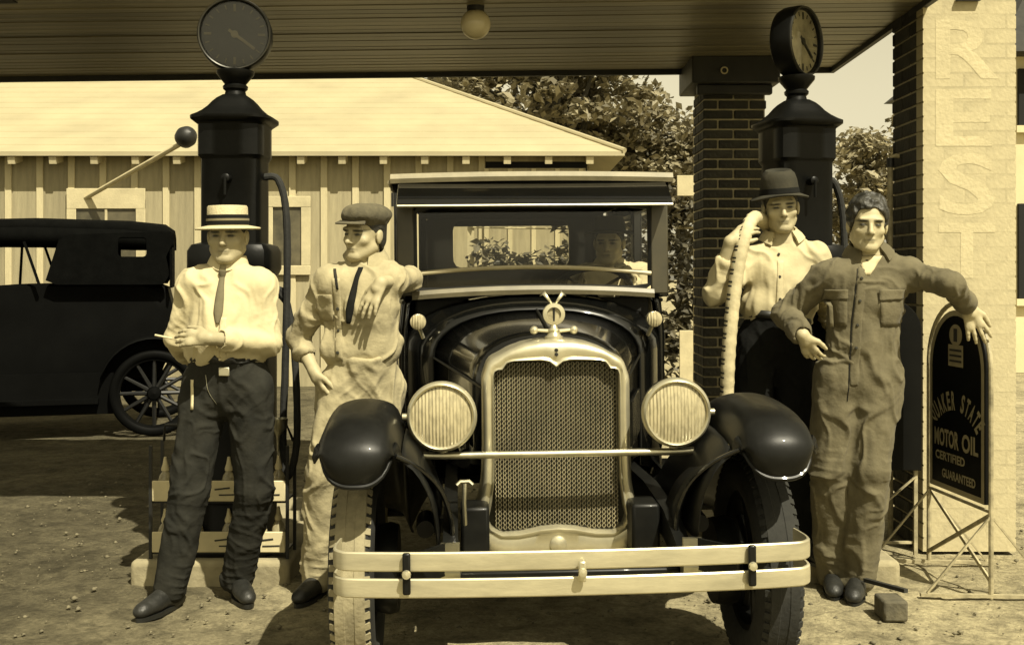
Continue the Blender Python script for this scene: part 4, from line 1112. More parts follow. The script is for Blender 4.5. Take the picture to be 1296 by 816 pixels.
        mb = MB(); mb.rings([edge, edge2], closed=False); sheet(mb, 'apron_flange', mat_black_dusty, ap, .004)
        mb = MB(); mb.tube(edge, .008, 8); mb.build('apron_bead', mat_black_paint, ap)
    # --- running boards and rear fenders
    for s in (-1, 1):
        mb = MB(); mb.box((s*.70-.13, 1.0, .335), (s*.70+.13, 2.25, .365)); mb.build('running_board', mat_rubber, C, bevel=.008)
        mb = MB(); mb.box((s*.575-.008, .98, .36), (s*.575+.008, 2.3, .52)); mb.build('valance_panel', mat_black_dusty, C)
        path = [Vector((0, 2.90 + .47*math.cos(t), .40 + .50*math.sin(t))) for t in np.linspace(3.25, -.2, 26)]; rs = []
        for i, q in enumerate(path):
            t = (path[min(i+1,25)] - path[max(i-1,0)]).normalized(); nn = Vector((0, t.z, -t.y))
            rs.append([q + Vector((s*(.70 + v*.14),0,0)) + nn*.07*abs(v)**2.2 for v in np.linspace(-1,1,11)])
        mb = MB(); mb.rings(rs, closed=False); sheet(mb, 'rear_fender', mat_black_dusty, C, .007, 60)
    # --- wheels
    for s in (-1, 1):
        wheel_parts(C, (s*.712, 0, .372), .376, .152, s, axle=Vector((1,0,0)), tread=True, tread_mat=mat_rubber_pale if s < 0 else mat_rubber_dark)  # left tread is coloured paler than the right one
        wheel_parts(C, (s*.712, 2.90, .372), .376, .152, s, axle=Vector((1,0,0)))
        mb = MB(); mb.lathe([(0,-.05),(.15,-.05),(.16,.0),(.15,.03),(0,.03)], (s*.60,0,.372), (1,0,0), 28); mb.build('brake_drum', mat_black_dusty, C)
    mb = MB(); mb.tube([(-.66,2.9,.372), (.66,2.9,.372)], .05, 10); mb.lathe([(0,-.14),(.12,-.05),(.12,.05),(0,.14)], (0,2.9,.372), (0,1,0), 18); mb.build('rear_axle', mat_black_dusty, C)
    # --- body below the belt line
    ws = [(1.19,.600), (1.45,.628), (1.9,.655), (2.5,.655), (2.9,.63), (3.15,.58), (3.27,.47)]
    for s in (-1, 1):
        rs = [[(s*(w-.05), y, .47), (s*(w-.01), y, .62), (s*w, y, .85), (s*w, y, 1.15), (s*(w-.012), y, 1.27), (s*(w-.03), y, 1.315)] for y, w in ws]
        mb = MB(); mb.rings(rs, closed=False); body = sheet(mb, 'body_side', mat_black_paint, C, .03, 50, off=1 if s > 0 else -1)
        body.modifiers[0].offset = 0
        mb = MB(); mb.tube([(s*(w+.002), y, 1.285) for y, w in ws], .010, 8); mb.build('belt_moulding', mat_black_dusty, body)
        mb = MB(); mb.bar((s*.662,1.34+.5,1.08), (s*.69,1.34+.5,1.08), .015, .015); mb.tube([(s*.69,1.80,1.08), (s*.69,1.90,1.08)], .009, 8); mb.build('door_handle', mat_nickel, body)
        for zz in (.72, 1.10):
            mb = MB(); mb.tube([(s*.622,1.26,zz-.03), (s*.622,1.26,zz+.03)], .011, 8); mb.build('door_hinge', mat_black_dusty, body)
        # pillars
        for y0, y1, w in ((1.175,1.24,.615), (2.02,2.10,.635), (2.72,2.86,.625), (3.05,3.16,.565)):
            mb = MB(); mb.box((s*w-.028, y0, 1.30), (s*w+.022, y1, 1.80)); mb.build('door_pillar', mat_black_paint, C, bevel=.008)
        mb = MB(); mb.box((s*.63-.028, 1.245, 1.735), (s*.63+.018, 2.015, 1.80)); mb.box((s*.63-.028, 2.105, 1.735), (s*.63+.018, 2.715, 1.80)); mb.build('window_header', mat_black_paint, C)
        mb = MB(); mb.box((s*.612-.012, 2.865, 1.315), (s*.612+.008, 3.045, 1.80)); mb.build('quarter_panel', mat_black_paint, C)
        # side of the screen post that faces forward
        mb = MB(); mb.box((s*.59-.040, 1.150, 1.315), (s*.59+.040, 1.172, 1.735)); mb.build('screen_post', M('dull_grey_post', .06, .35, var=.25, scale=6), C, bevel=.006)
    # rear panel with its window
    outr = rrect(-.56,.56,1.27,1.82,.10); inr = rrect(-.375,.375,1.455,1.765,.06)
    n2 = 72; a, b = polar(outr, (0,1.6), n2), polar(inr, (0,1.6), n2)
    mb = MB(); mb.rings([[(x,3.17,z) for x,z in b], [(x,3.17,z) for x,z in a], [(x,3.20,z) for x,z in a], [(x,3.20,z) for x,z in b], [(x,3.17,z) for x,z in b]], cap0=False, cap1=False); rp = mb.build('rear_panel', mat_black_paint, C, smooth=30)
    mb = MB(); mb.add([(x,3.185,z) for x,z in b], [tuple(range(n2))]); mb.build('rear_window', mat_glass, rp, smooth=None)
    mb = MB(); mb.box((-.47,3.24,.47), (.47,3.28,1.28)); mb.build('rear_body_panel', mat_black_paint, C, bevel=.01)
    # roof
    rs = []
    for y, w, z in ((1.165,.628,1.855), (1.22,.645,1.872), (1.7,.66,1.885), (2.6,.655,1.885), (3.05,.60,1.865), (3.18,.54,1.835), (3.22,.50,1.79)):
        rs.append([(-w, y, z-.062), (-w-.006, y, z-.03)] + [(w*math.copysign(abs(math.cos(t))**.5, math.cos(t)), y, z - .02 + .028*math.sin(t)) for t in np.linspace(math.pi, 0, 15)] + [(w+.006, y, z-.03), (w, y, z-.062)])
    mb = MB(); mb.rings(rs); mb.build('roof', mat_cloth_top, C, smooth=50)
    mb = MB(); fr = [Vector((x, 1.150, 1.858 + .010*(1-(x/.65)**2))) for x in np.linspace(-.655,.655,14)]
    mb.rings([[q + Vector((0,-.012,-.024)), q + Vector((0,-.02,-.004)), q + Vector((0,-.008,.018)), q + Vector((0,.02,.022)), q + Vector((0,.02,-.024))] for q in fr]); mb.build('roof_front_edge', mat_roof_trim, C, smooth=40)
    for s in (-1, 1):
        mb = MB(); mb.tube([(s*.658,1.15,1.84), (s*.672,1.7,1.845), (s*.668,2.6,1.845), (s*.61,3.05,1.83)], .011, 8); mb.build('drip_rail', mat_roof_trim, C)
    # sun visor sloping forward with a bright lower edge
    mb = MB(); mb.rings([[(x, 1.135, 1.832), (x, 1.06, 1.80), (x, .975, 1.745), (x, .955, 1.722), (x, .963, 1.716), (x, 1.06, 1.785), (x, 1.135, 1.815)] for x in np.linspace(-.615,.615,10)]); vis = mb.build('sun_visor', mat_black_paint, C, smooth=50)
    mb = MB(); mb.tube([(x, .955, 1.718) for x in np.linspace(-.615,.615,6)], .0065, 8); mb.build('visor_edge', mat_dull_nickel, vis)
    for s in (-1, 1):
        mb = MB(); mb.add([(s*.618,1.14,1.83), (s*.618,.955,1.718), (s*.618,1.15,1.73), (s*.612,1.14,1.83), (s*.612,.955,1.718), (s*.612,1.15,1.73)], [(0,1,2),(3,5,4),(0,3,4,1),(1,4,5,2),(2,5,3,0)]); mb.build('visor_bracket', mat_black_dusty, vis, smooth=None)
        mb = MB(); mb.tube([(s*.616,.957,1.719), (s*.616,1.14,1.826)], .004, 6); mb.build('visor_edge', mat_dull_nickel, vis)
    # windshield
    gz0, gz1, gw = 1.325, 1.738, .552
    outr = rrect(-gw, gw, gz0, gz1, .02, 3); inr = rrect(-gw+.016, gw-.016, gz0+.022, gz1-.02, .015, 3); a, b = polar(outr, (0,1.53), 80, .01), polar(inr, (0,1.53), 80, .01)
    low = lambda x, z: z + (.018*(1-(x/gw)**2) if z < 1.45 else 0)
    mb = MB(); mb.rings([[(x,1.158,low(x,z)) for x,z in b], [(x,1.152,low(x,z)) for x,z in a], [(x,1.172,low(x,z)) for x,z in a], [(x,1.172,low(x,z)) for x,z in b], [(x,1.158,low(x,z)) for x,z in b]], cap0=False, cap1=False); wf = mb.build('windshield_frame', mat_black_dusty, C, smooth=30)
    mb = MB(); mb.add([(x,1.166,low(x,z)) for x,z in b], [tuple(range(80))]); mb.build('windshield', mat_glass, wf, smooth=None)
    lowr = [Vector((x, 1.135, 1.322 + .022*(1-(x/.56)**2))) for x in np.linspace(-.56,.56,20)]
    mb = MB(); mb.rings([[q + Vector((0,-.008,-.024)), q + Vector((0,-.014,-.004)), q + Vector((0,-.006,.014)), q + Vector((0,.018,.016)), q + Vector((0,.018,-.024))] for q in lowr]); mb.build('cowl_moulding', M('worn_grey_moulding', .16, .4, var=.3, scale=8), C, smooth=40)
    mb = MB(); mb.tube([(x, 1.142, 1.412 + .032*(1-((x+.03)/.56)**2)) for x in np.linspace(-.545,.548,20)], .0105, 8); mb.build('screen_rail', M('pale_rail', .42, .4, var=.2), C)
    # interior: floor, dash, seats, steering wheel
    mb = MB(); mb.box((-.58,1.2,.44), (.58,3.2,.47)); mb.build('floor', mat_interior, C)
    mb = MB(); mb.box((-.55,1.22,1.08), (.55,1.26,1.30)); mb.build('dashboard', mat_interior, C, bevel=.01)
    for y0 in (1.95, 2.72):
        mb = MB(); mb.box((-.56,y0-.02,.62), (.56,y0+.40,.82)); mb.build('seat_cushion', mat_interior, C, bevel=.04, seg=3)
        mb = MB(); mb.rings([[(-.56,y0+.30+t*.08,.80+t*.52), (.56,y0+.30+t*.08,.80+t*.52), (.56,y0+.44+t*.05,.80+t*.52), (-.56,y0+.44+t*.05,.80+t*.52)] for t in (0,.5,1)]); mb.build('seat_back', mat_interior, C, bevel=.04, seg=3)
    sc = Vector((.335,1.66,1.31)); ax = Vector((0,-.62,-.78)).normalized(); u = Vector((1,0,0)); v = ax.cross(u).normalized()
    mb = MB(); mb.tube([sc + (u*math.cos(t) + v*math.sin(t))*.205 for t in np.linspace(0, 2*math.pi, 41)], .014, 10, caps=False); sw = mb.build('steering_wheel', mat_rubber, C, smooth=180)
    mb = MB()
    mb.lathe([(0,-.02),(.03,-.015),(.03,.02),(0,.03)], sc, ax, 14); mb.tube([sc, sc + ax*.55], .016, 8); mb.build('steering_column', mat_black_dusty, sw)
    for k in range(4):
        t = math.pi/4 + k*math.pi/2; mb = MB(); mb.tube([sc + (u*math.cos(t) + v*math.sin(t))*.025, sc + (u*math.cos(t) + v*math.sin(t))*.20], .008, 8); mb.build('wheel_spoke', mat_black_dusty, sw)
sedan()

# ================================================================== PEOPLE
class Field:
    """a solid described on a grid; shapes are blended smoothly and then skinned as one surface"""
    def __init__(s, lo, hi, h):
        s.lo = np.array(lo, dtype=np.float64); s.h = h
        s.n = np.ceil((np.array(hi) - s.lo) / h).astype(int) + 1
        s.F = np.full(s.n, 1.0, dtype=np.float32)
    def win(s, lo, hi):
        a = np.clip(np.floor((np.array(lo) - s.lo) / s.h).astype(int), 0, s.n); b = np.clip(np.ceil((np.array(hi) - s.lo) / s.h).astype(int) + 1, 0, s.n)
        if (b <= a).any(): return None, None
        ax = [s.lo[i] + s.h * np.arange(a[i], b[i]) for i in range(3)]
        G = np.stack(np.meshgrid(*ax, indexing='ij'), -1)
        return (slice(a[0], b[0]), slice(a[1], b[1]), slice(a[2], b[2])), G
    def join(s, w, d, k, sub=False):
        A = s.F[w]
        if sub:
            h = np.clip(k - np.abs(A + d), 0, None) / k; s.F[w] = np.maximum(A, -d) + h*h*k*.25
        else:
            h = np.clip(k - np.abs(A - d), 0, None) / k; s.F[w] = np.minimum(A, d) - h*h*k*.25
    def cone(s, a, b, ra, rb, k=.02, flat=None, sub=False):
        a, b = np.array(a, dtype=float), np.array(b, dtype=float); m = max(ra, rb) + k + 3*s.h
        w, G = s.win(np.minimum(a, b) - m, np.maximum(a, b) + m)
        if w is None: return
        q = G - a; ab = b - a
        if flat is not None:
            n, f = np.array(flat[0], dtype=float), flat[1]
            q = q + (1/f - 1) * (q @ n)[..., None] * n; ab = ab + (1/f - 1) * (ab @ n) * n
        t = np.clip((q @ ab) / max(ab @ ab, 1e-9), 0, 1)
        d = np.linalg.norm(q - t[..., None]*ab, axis=-1) - (ra + (rb - ra)*t)
        s.join(w, d.astype(np.float32), k, sub)
    def ell(s, c, r, M3=None, k=.02, sub=False):
        c = np.array(c, dtype=float); r = np.array(r, dtype=float); m = r.max() + k + 3*s.h
        w, G = s.win(c - m, c + m)
        if w is None: return
        q = G - c
        if M3 is not None: q = q @ M3            # columns of M3 are the local axes
        l = np.linalg.norm(q / r, axis=-1)
        d = l * (l - 1) / np.maximum(np.linalg.norm(q / (r*r), axis=-1), 1e-6)
        s.join(w, d.astype(np.float32), k, sub)
    def cut(s, p, n):
        """keep what lies behind the plane"""
        ax = [s.lo[i] + s.h * np.arange(s.n[i]) for i in range(3)]
        d = (ax[0] - p[0])[:, None, None]*n[0] + (ax[1] - p[1])[None, :, None]*n[1] + (ax[2] - p[2])[None, None, :]*n[2]
        s.F = np.maximum(s.F, d.astype(np.float32))
    def skin(s):
        F = s.F; S = F < 0
        cnt = np.zeros(np.array(F.shape) - 1, dtype=np.int8)
        for i in (0, 1):
            for j in (0, 1):
                for k in (0, 1): cnt += S[i:F.shape[0]-1+i, j:F.shape[1]-1+j, k:F.shape[2]-1+k]
        mixed = (cnt > 0) & (cnt < 8)
        ids = np.argwhere(mixed); idx = np.full(mixed.shape, -1, dtype=np.int64); idx[tuple(ids.T)] = np.arange(len(ids))
        pos = np.zeros((len(ids), 3)); num = np.zeros(len(ids))
        cor = [(i, j, k) for i in (0, 1) for j in (0, 1) for k in (0, 1)]
        for a in cor:
            for b in cor:
                if sum(b) - sum(a) == 1 and all(y >= x for x, y in zip(a, b)):
                    fa = F[tuple((ids + a).T)]; fb = F[tuple((ids + b).T)]; c = (fa < 0) != (fb < 0)
                    t = np.where(c, fa / np.where(c, fa - fb, 1), 0)
                    pos += np.where(c[:, None], np.array(a) + t[:, None]*(np.array(b) - np.array(a)), 0); num += c
        V = s.lo + (ids + pos / num[:, None]) * s.h
        Q = []
        for ax in range(3):
            A = [slice(None)]*3; B = [slice(None)]*3; A[ax] = slice(0, -1); B[ax] = slice(1, None)
            e = np.argwhere(S[tuple(A)] != S[tuple(B)])
            o1, o2 = [(1, 2), (2, 0), (0, 1)][ax]
            ok = (e[:, o1] > 0) & (e[:, o2] > 0) & (e[:, o1] < F.shape[o1]-1) & (e[:, o2] < F.shape[o2]-1); e = e[ok]
            def cell(d1, d2):
                q = e.copy(); q[:, o1] += d1; q[:, o2] += d2; return idx[tuple(q.T)]
            q = np.stack([cell(-1, -1), cell(0, -1), cell(0, 0), cell(-1, 0)], 1)
            flip = ~S[tuple(e.T)]; q[flip] = q[flip][:, ::-1]; Q.append(q)
        return V, np.concatenate(Q)

def vnormals(V, Q):
    n = np.cross(V[Q[:, 2]] - V[Q[:, 0]], V[Q[:, 3]] - V[Q[:, 1]]); N = np.zeros_like(V)
    for i in range(4): np.add.at(N, Q[:, i], n)
    return N / np.maximum(np.linalg.norm(N, axis=1, keepdims=True), 1e-12)

def relax(V, Q, it=2, lam=.5):
    for _ in range(it):
        A = np.zeros_like(V); c = np.zeros(len(V))
        for i in range(4):
            np.add.at(A, Q[:, i], V[Q[:, (i+1) % 4]] + V[Q[:, (i+3) % 4]]); np.add.at(c, Q[:, i], 2)
        V = V + lam * (A / c[:, None] - V)
    return V

def np_mesh(name, V, Q, mat, parent, color=None):
    off = np.array(ORG[parent])
    me = bpy.data.meshes.new(name); me.from_pydata((V - off).tolist(), [], Q.tolist())
    if color is not None:
        at = me.color_attributes.new('complexion', 'FLOAT_COLOR', 'POINT')
        at.data.foreach_set('color', np.concatenate([color, np.ones((len(color), 1))], 1).astype(np.float32).ravel())
    return finish(name, me, mat, parent, smooth=180, off=Vector(off), normals=False)

def A(v): return np.array(v, dtype=float)
def unit(v): v = A(v); return v / np.linalg.norm(v)

def head_frame(yaw, pitch, roll):
    r = Matrix.Rotation(R(yaw), 3, 'Z') @ Matrix.Rotation(R(pitch), 3, 'X') @ Matrix.Rotation(R(roll), 3, 'Y')
    return np.stack([A(r @ Vector((1,0,0))), A(r @ Vector((0,-1,0))), A(r @ Vector((0,0,1)))], 1)     # columns: right, forward, up

def make_head(f, H, M3, s=1.0, jaw=1.0, nose=1.0):
    L = lambda x, y, z: A(H) + M3 @ (A((x, y, z))*s)
    E = lambda c, r, k=.02, sub=False: f.ell(L(*c), A(r)*s, M3, k*s, sub)
    Cn = lambda a, b, ra, rb, k=.015, sub=False: f.cone(L(*a), L(*b), ra*s, rb*s, k*s, sub=sub)
    E((0,-.014,.036), (.075,.096,.083), .01)
    E((0,.022,-.03), (.060*jaw,.070,.082), .03)
    for q in (-1, 1):
        Cn((q*.052*jaw,.0,-.058), (q*.020,.066,-.098), .020, .017, .03)
        E((q*.044,.058,-.028), (.019,.017,.016), .022)
        E((q*.078,-.008,-.012), (.008,.018,.031), .006)
        E((q*.082,-.014,-.004), (.006,.014,.024), .006)
    E((0,.076,-.100), (.020,.014,.015), .02)
    Cn((-.040,.082,.020), (.040,.082,.020), .011, .011, .014)
    for q in (-1, 1):
        E((q*.031,.103,-.002), (.022,.023,.0125), .012, True)
        E((q*.031,.0765,-.003), (.0125,.0125,.011), .004)
    Cn((0,.086,.008), (0,.108*nose + .0*(1-nose),-.034), .0075, .0115, .010)
    for q in (-1, 1): E((q*.0105,.096,-.038), (.0075,.009,.007), .006)
    Cn((-.017,.086,-.061), (.017,.086,-.061), .0055, .0055, .006)
    Cn((-.014,.085,-.072), (.014,.085,-.072), .0065, .0065, .006)
    Cn((-.022,.097,-.0665), (.022,.097,-.0665), .0042, .0042, .004, True)

def paint(V, H, M3, s, base=.40, stubble=0.0, heads=True):
    col_ = np.tile(A(tone(base)[:3]), (len(V), 1))
    q = (V - A(H)) @ M3 / s; x, y, z = np.abs(q[:, 0]), q[:, 1], q[:, 2]
    def blend(mask, v): col_[:] = col_*(1-mask[:, None]) + A(tone(v)[:3])*mask[:, None]
    near = (np.abs(z) < .13) & (y > .03) & (x < .09)
    g = lambda v, c, w: np.exp(-((v - c)/w)**2)
    blend(near * np.clip(1.6*g(x, .033, .017)**.5*g(z, .0145, .0052), 0, 1) * (x > .010), .035)           # brows
    blend(near * np.clip(1.9*g(x, .031, .0135)*g(z, -.002, .0052), 0, 1), .022)                           # eyes
    blend(near * np.clip(.5*g(x, .030, .02)*g(z, -.014, .008), 0, 1), .24)                               # lids
    blend(near * np.clip(1.3*g(x, 0, .018)*g(z, -.0665, .0030), 0, 1), .05)                              # mouth
    blend(near * np.clip(.6*g(x, 0, .018)*g(z, -.066, .011), 0, 1), .24)                                 # lips
    blend(near * np.clip(.7*g(x, .010, .005)*g(z, -.043, .004), 0, 1), .08)                              # nostrils
    if stubble: blend(near * stubble * np.clip((-.045 - z)/.02, 0, 1) * np.clip((y - .0)/.05, 0, 1), .2)
    return col_

def hand(f, wr, d, back, thumb, curl=(.25,.35,.3), spread=.10, s=1.0, fan=None):
    """d: wrist to knuckles; back: out of the back of the hand; thumb: +1/-1 which side of d x back the thumb leaves from"""
    d = unit(d); back = unit(A(back) - d*np.dot(A(back), d)); side = np.cross(d, back); wr = A(wr)
    f.cone(wr, wr + d*.03*s, .025*s, .027*s, .015)
    f.cone(wr + d*.028*s - side*.012*s, wr + d*.082*s - side*.020*s, .019*s, .0185*s, .012, (back, .62))
    f.cone(wr + d*.028*s + side*.012*s, wr + d*.080*s + side*.020*s, .019*s, .0185*s, .012, (back, .62))
    for i, (o, ln) in enumerate(((-.030,.066), (-.0105,.076), (.0105,.071), (.029,.055))):
        o *= thumb * -1                       # index finger on the thumb's side
        p = wr + (d*(.083 - .004*abs(i-1)) + side*o)*s; dd = unit(d + side*np.sign(o)*abs(o)/.03*spread); c = curl if not isinstance(curl[0], tuple) else curl[i]
        r = .0093
        for a, frac in zip(c, (.46, .30, .24)):
            dd = unit(dd*math.cos(a) - back*math.sin(a)); e = p + dd*ln*frac*1.04*s
            f.cone(p, e, r*s, (r - .0009)*s, .004); p = e; r -= .0009
    t0 = wr + (d*.022 + side*thumb*.020)*s; td = unit(d*.70 + side*thumb*.62 - back*.30); t1 = t0 + td*.040*s
    td2 = unit(d*.9 + side*thumb*.25 - back*.35); t2 = t1 + td2*.030*s; t3 = t2 + unit(td2*1 + d*.3)*.024*s
    f.cone(t0, t1, .0155*s, .0120*s, .012); f.cone(t1, t2, .0115*s, .0103*s, .004); f.cone(t2, t3, .0102*s, .0080*s, .004)

def folds(V, N, joints, base=.0035, scale=(10,10,6), seed=1):
    """cloth creases: broad soft folds everywhere, tight ones round bent joints"""
    q = V * A(scale)
    n1 = vnoise(q, seed) + .5*vnoise(q*2.1, seed + 1)
    warp = np.stack([vnoise(V*7, seed + 11), vnoise(V*7, seed + 12), vnoise(V*7, seed + 13)], 1)
    c1 = vnoise(q*.8 + warp*.9, seed + 6); c2 = vnoise(q*1.5 + warp*.9 + 7.3, seed + 7)
    d = base*(1.5*np.exp(-(c1/.16)**2) + .8*np.exp(-(c2/.2)**2) - .8) + base*.6*n1
    d += base*.5*vnoise(V*A((26,26,16)), seed + 2)
    for c, ax, rad, amp, lam in joints:
        r = V - A(c); w = np.exp(-(np.sum(r*r, 1)/rad**2)); ph = (r @ unit(ax))/lam*2*math.pi + 4.0*vnoise(V*8, seed + 4)
        brk = np.clip(.35 + 1.1*vnoise(V*A((13,13,9)), seed + 8), 0, 1.2)      # creases that start and die out
        d += amp * w * brk * (np.exp(-(np.sin(ph*.5)/.38)**2)*1.5 - .4 + .3*vnoise(V*22, seed + 5))
    return V + N*d[:, None]

def person(label, base, J, head, garments, group=None):
    root = thing('person', base, label, 'person', group)
    pts = [A(J[k]) for k in J if k[:2] in ('he','ne','sh','el','wr','hi','kn','an') and isinstance(J[k], Vector)]
    lo, hi = np.min(pts, 0) - .20, np.max(pts, 0) + .22
    hi[2] = A(J['head'])[2] + .16
    s = head.get('s', 1.0); M3 = head_frame(*head['rot']); fw = unit(J['fw'])
    f = Field(lo, hi, .0045)
    H, N_ = A(J['head']), A(J['neck'])
    make_head(f, H, M3, s, head.get('jaw', 1), head.get('nose', 1))
    f.cone(H + M3 @ A((0,-.022,-.07))*s, N_, .053*s, .058*s, .025)
    sl, sr, hl, hr = (A(J[k]) for k in ('shL','shR','hipL','hipR')); sh, hp = (sl+sr)/2, (hl+hr)/2; up = unit(sh - hp); g = J_g(J)
    def torso(F, o, kk=.03, waist=True):
        F.cone(sh - up*.11, hp + up*.15, .148*g + o, .128*g + o, kk, (fw, .70))
        F.cone(sl - up*.01, sr - up*.01, .058 + o, .058 + o, kk)
        for q in (sl, sr): F.cone(N_ - up*.005, q*.8 + N_*.2 - up*.01, .050 + o*.5, .050 + o*.6, .05)
        if waist: F.cone(hl*.85 + hr*.15 + up*.04, hr*.85 + hl*.15 + up*.04, .098*g + o, .098*g + o, kk, (fw, .88)); F.cone(hp + up*.15, hp + up*.02, .128*g + o, .12*g + o, kk, (fw, .78))
    torso(f, 0)
    for q in 'LR':
        if 'el'+q in J:
            f.cone(J['sh'+q], J['el'+q], .049, .040, .03); f.cone(J['el'+q], J['wr'+q], .040, .026, .012)
            if 'hand'+q in J: hand(f, J['wr'+q], *J['hand'+q][:3], **(J['hand'+q][3] if len(J['hand'+q]) > 3 else {}))
        if 'kn'+q in J:
            f.cone(J['hip'+q], J['kn'+q], .080*g, .054, .03); f.cone(J['kn'+q], J['an'+q], .053, .038, .012)
            an = A(J['an'+q]); toe = unit(J['toe'+q]); f.cone(an + A((0,0,-.03)), an + toe*.15 + A((0,0,-.055)), .034, .024, .01)
    V, Q = f.skin(); V = relax(V, Q, 1, .35)
    body = np_mesh('body', V, Q, mat_skin, root, paint(V, H, M3, s, head.get('tone', .40), head.get('stubble', 0)))
    made = {'body': body, 'root': root, 'M3': M3, 'H': H, 's': s, 'fw': fw, 'up': up, 'sh': sh, 'hp': hp}
    for gname, spec in garments.items():
        F = Field(lo - .03, hi + A((.03,.03,-.05)), .006)
        o = spec.get('o', .014); jts = []
        if spec.get('torso'):
            torso(F, o, .04, spec['torso'] == 'long')
            if 'belly' in spec: F.ell(hp + up*.22 + fw*.05, (.15, .10, .14), None, .05)
            if spec['torso'] == 'short': F.cone(hp + up*.19, hp + up*.06, .126*g + o*.8, .100*g, .03, (fw, .78)); F.cut(hp + up*.085, -up)
            if 'blouse' in spec: F.cone(hp + up*spec['blouse'] - up*.0 - unit(sr-sl)*.07, hp + up*spec['blouse'] + unit(sr-sl)*.07, .095*g + o, .095*g + o, .03, (fw, .95))
        for q in 'LR':
            if spec.get('sleeve') and 'el'+q in J:
                se = spec['sleeve'][0 if q == 'L' else 1]; a, b, c = A(J['sh'+q]), A(J['el'+q]), A(J['wr'+q])
                ra = spec.get('arm', .066)
                F.cone(a, b, ra, ra*.86, .04); 
                if se > 0:
                    F.cone(b, b + (c-b)*se, ra*.86, ra*.74, .015); F.cone(b + (c-b)*(se-.06), b + (c-b)*se, ra*.74, ra*.79, .006)
                    F.cone(b + (c-b)*(se+.02), b + (c-b)*(se+.3), .034, .034, .006, sub=True)
                bend = unit(unit(b-a) - unit(c-b) + A((1e-3,0,0)))
                jts += [(b, unit(b-a) + unit(c-b)*.8, .085, .0055, .030), (a - up*.05, unit(sr-sl), .09, .0045, .045), (b + (c-b)*se*.8, c-b, .06, .0035, .022), ((a+b)/2, (b-a) + up*.15, .08, .003, .04)]
            if spec.get('legs') and 'kn'+q in J:
                a, b, c = A(J['hip'+q]), A(J['kn'+q]), A(J['an'+q]); lr = spec['legs']
                F.cone(a, b, lr[0]*g, lr[1], .035); F.cone(b, c + (b-c)*spec.get('hem', .0), lr[1], lr[2], .02)
                jts += [(b, b-a, .11, .0055, .045), (c + (b-c)*.12, c-b, .11, .0065, .040), (a + (b-a)*.15, (b-a) + unit(sr-sl)*.4, .12, .004, .05), (c + (b-c)*.5, (c-b) + fw*.3, .10, .004, .06)]
        if spec.get('seat'):
            F.cone(hl*.85 + hr*.15 + up*.045, hr*.85 + hl*.15 + up*.045, .104*g, .104*g, .03, (fw, .9)); F.cone(hp + up*.16, hp + up*.02, .128*g + .022, .126*g + .012, .03, (fw, .83)); F.cut(hp + up*spec['seat'], up)
            jts += [(hp - up*.03 + fw*.08, unit(sr-sl) + up*.8, .10, .004, .05), (hp - up*.03 + fw*.08, unit(sr-sl) - up*.8, .10, .004, .05)]
        if spec.get('neck_cut'): F.ell(N_ + up*.055 + fw*.01, (.062,.062,.05), None, .01, True)
        for c_, ax_, rd_, am_, lm_ in spec.get('folds', []): jts.append((c_, ax_, rd_, am_, lm_))
        V, Q = F.skin(); V = relax(V, Q, 2, .5); V = folds(V, vnormals(V, Q), jts, spec.get('crease', .004), spec.get('grain', (11,11,5)), spec.get('seed', 3)); V = relax(V, Q, 1, .3)
        made[gname] = np_mesh(gname, V, Q, spec['mat'], root); made[gname+'_VQ'] = (V, Q)
    # shoes
    for q in 'LR':
        if 'kn'+q in J and J.get('shoes', True):
            an = A(J['an'+q]); toe = unit(J['toe'+q]); sd = np.cross(toe, A((0,0,1)))
            F = Field(an - .30, an + .30, .005); z0 = an[2] - .075
            heel = an.copy(); heel[2] = z0 + .035
            F.cone(an - toe*.01 + A((0,0,.02)), heel - toe*.02, .046, .042, .02); F.cone(heel - toe*.035, heel + toe*.17, .037, .034, .03, (A((0,0,1)), .9)); F.cone(heel + toe*.10, heel + toe*.185 - A((0,0,.008)), .040, .030, .02, (A((0,0,1)), .72))
            F.cone(an, heel + toe*.12 + A((0,0,.01)), .038, .026, .03); F.cut(A((0,0,z0 + .004)), A((0,0,-1)))
            V, Q = F.skin(); V = relax(V, Q, 2, .5); o = np_mesh('shoe', V, Q, head.get('shoe_mat', mat_leather), root)
            m = MB(); cyc = []
            for t in np.linspace(0, 2*math.pi, 25)[:-1]:
                c_, s_ = math.cos(t), math.sin(t); cyc.append(A((an[0], an[1], 0)) + toe*(.072 + .138*c_) + sd*(.041*s_*(1.08 if c_ > 0 else .9)))
            m.rings([[(p[0], p[1], z0 - .010) for p in cyc], [(p[0], p[1], z0 + .008) for p in cyc]]); m.build('sole', mat_belt, o)
    made['J'] = J
    return made

def J_g(J): return J.get('g', 1.0) if not hasattr(J.get('g', 1.0), '__len__') else float(J['g'][0])

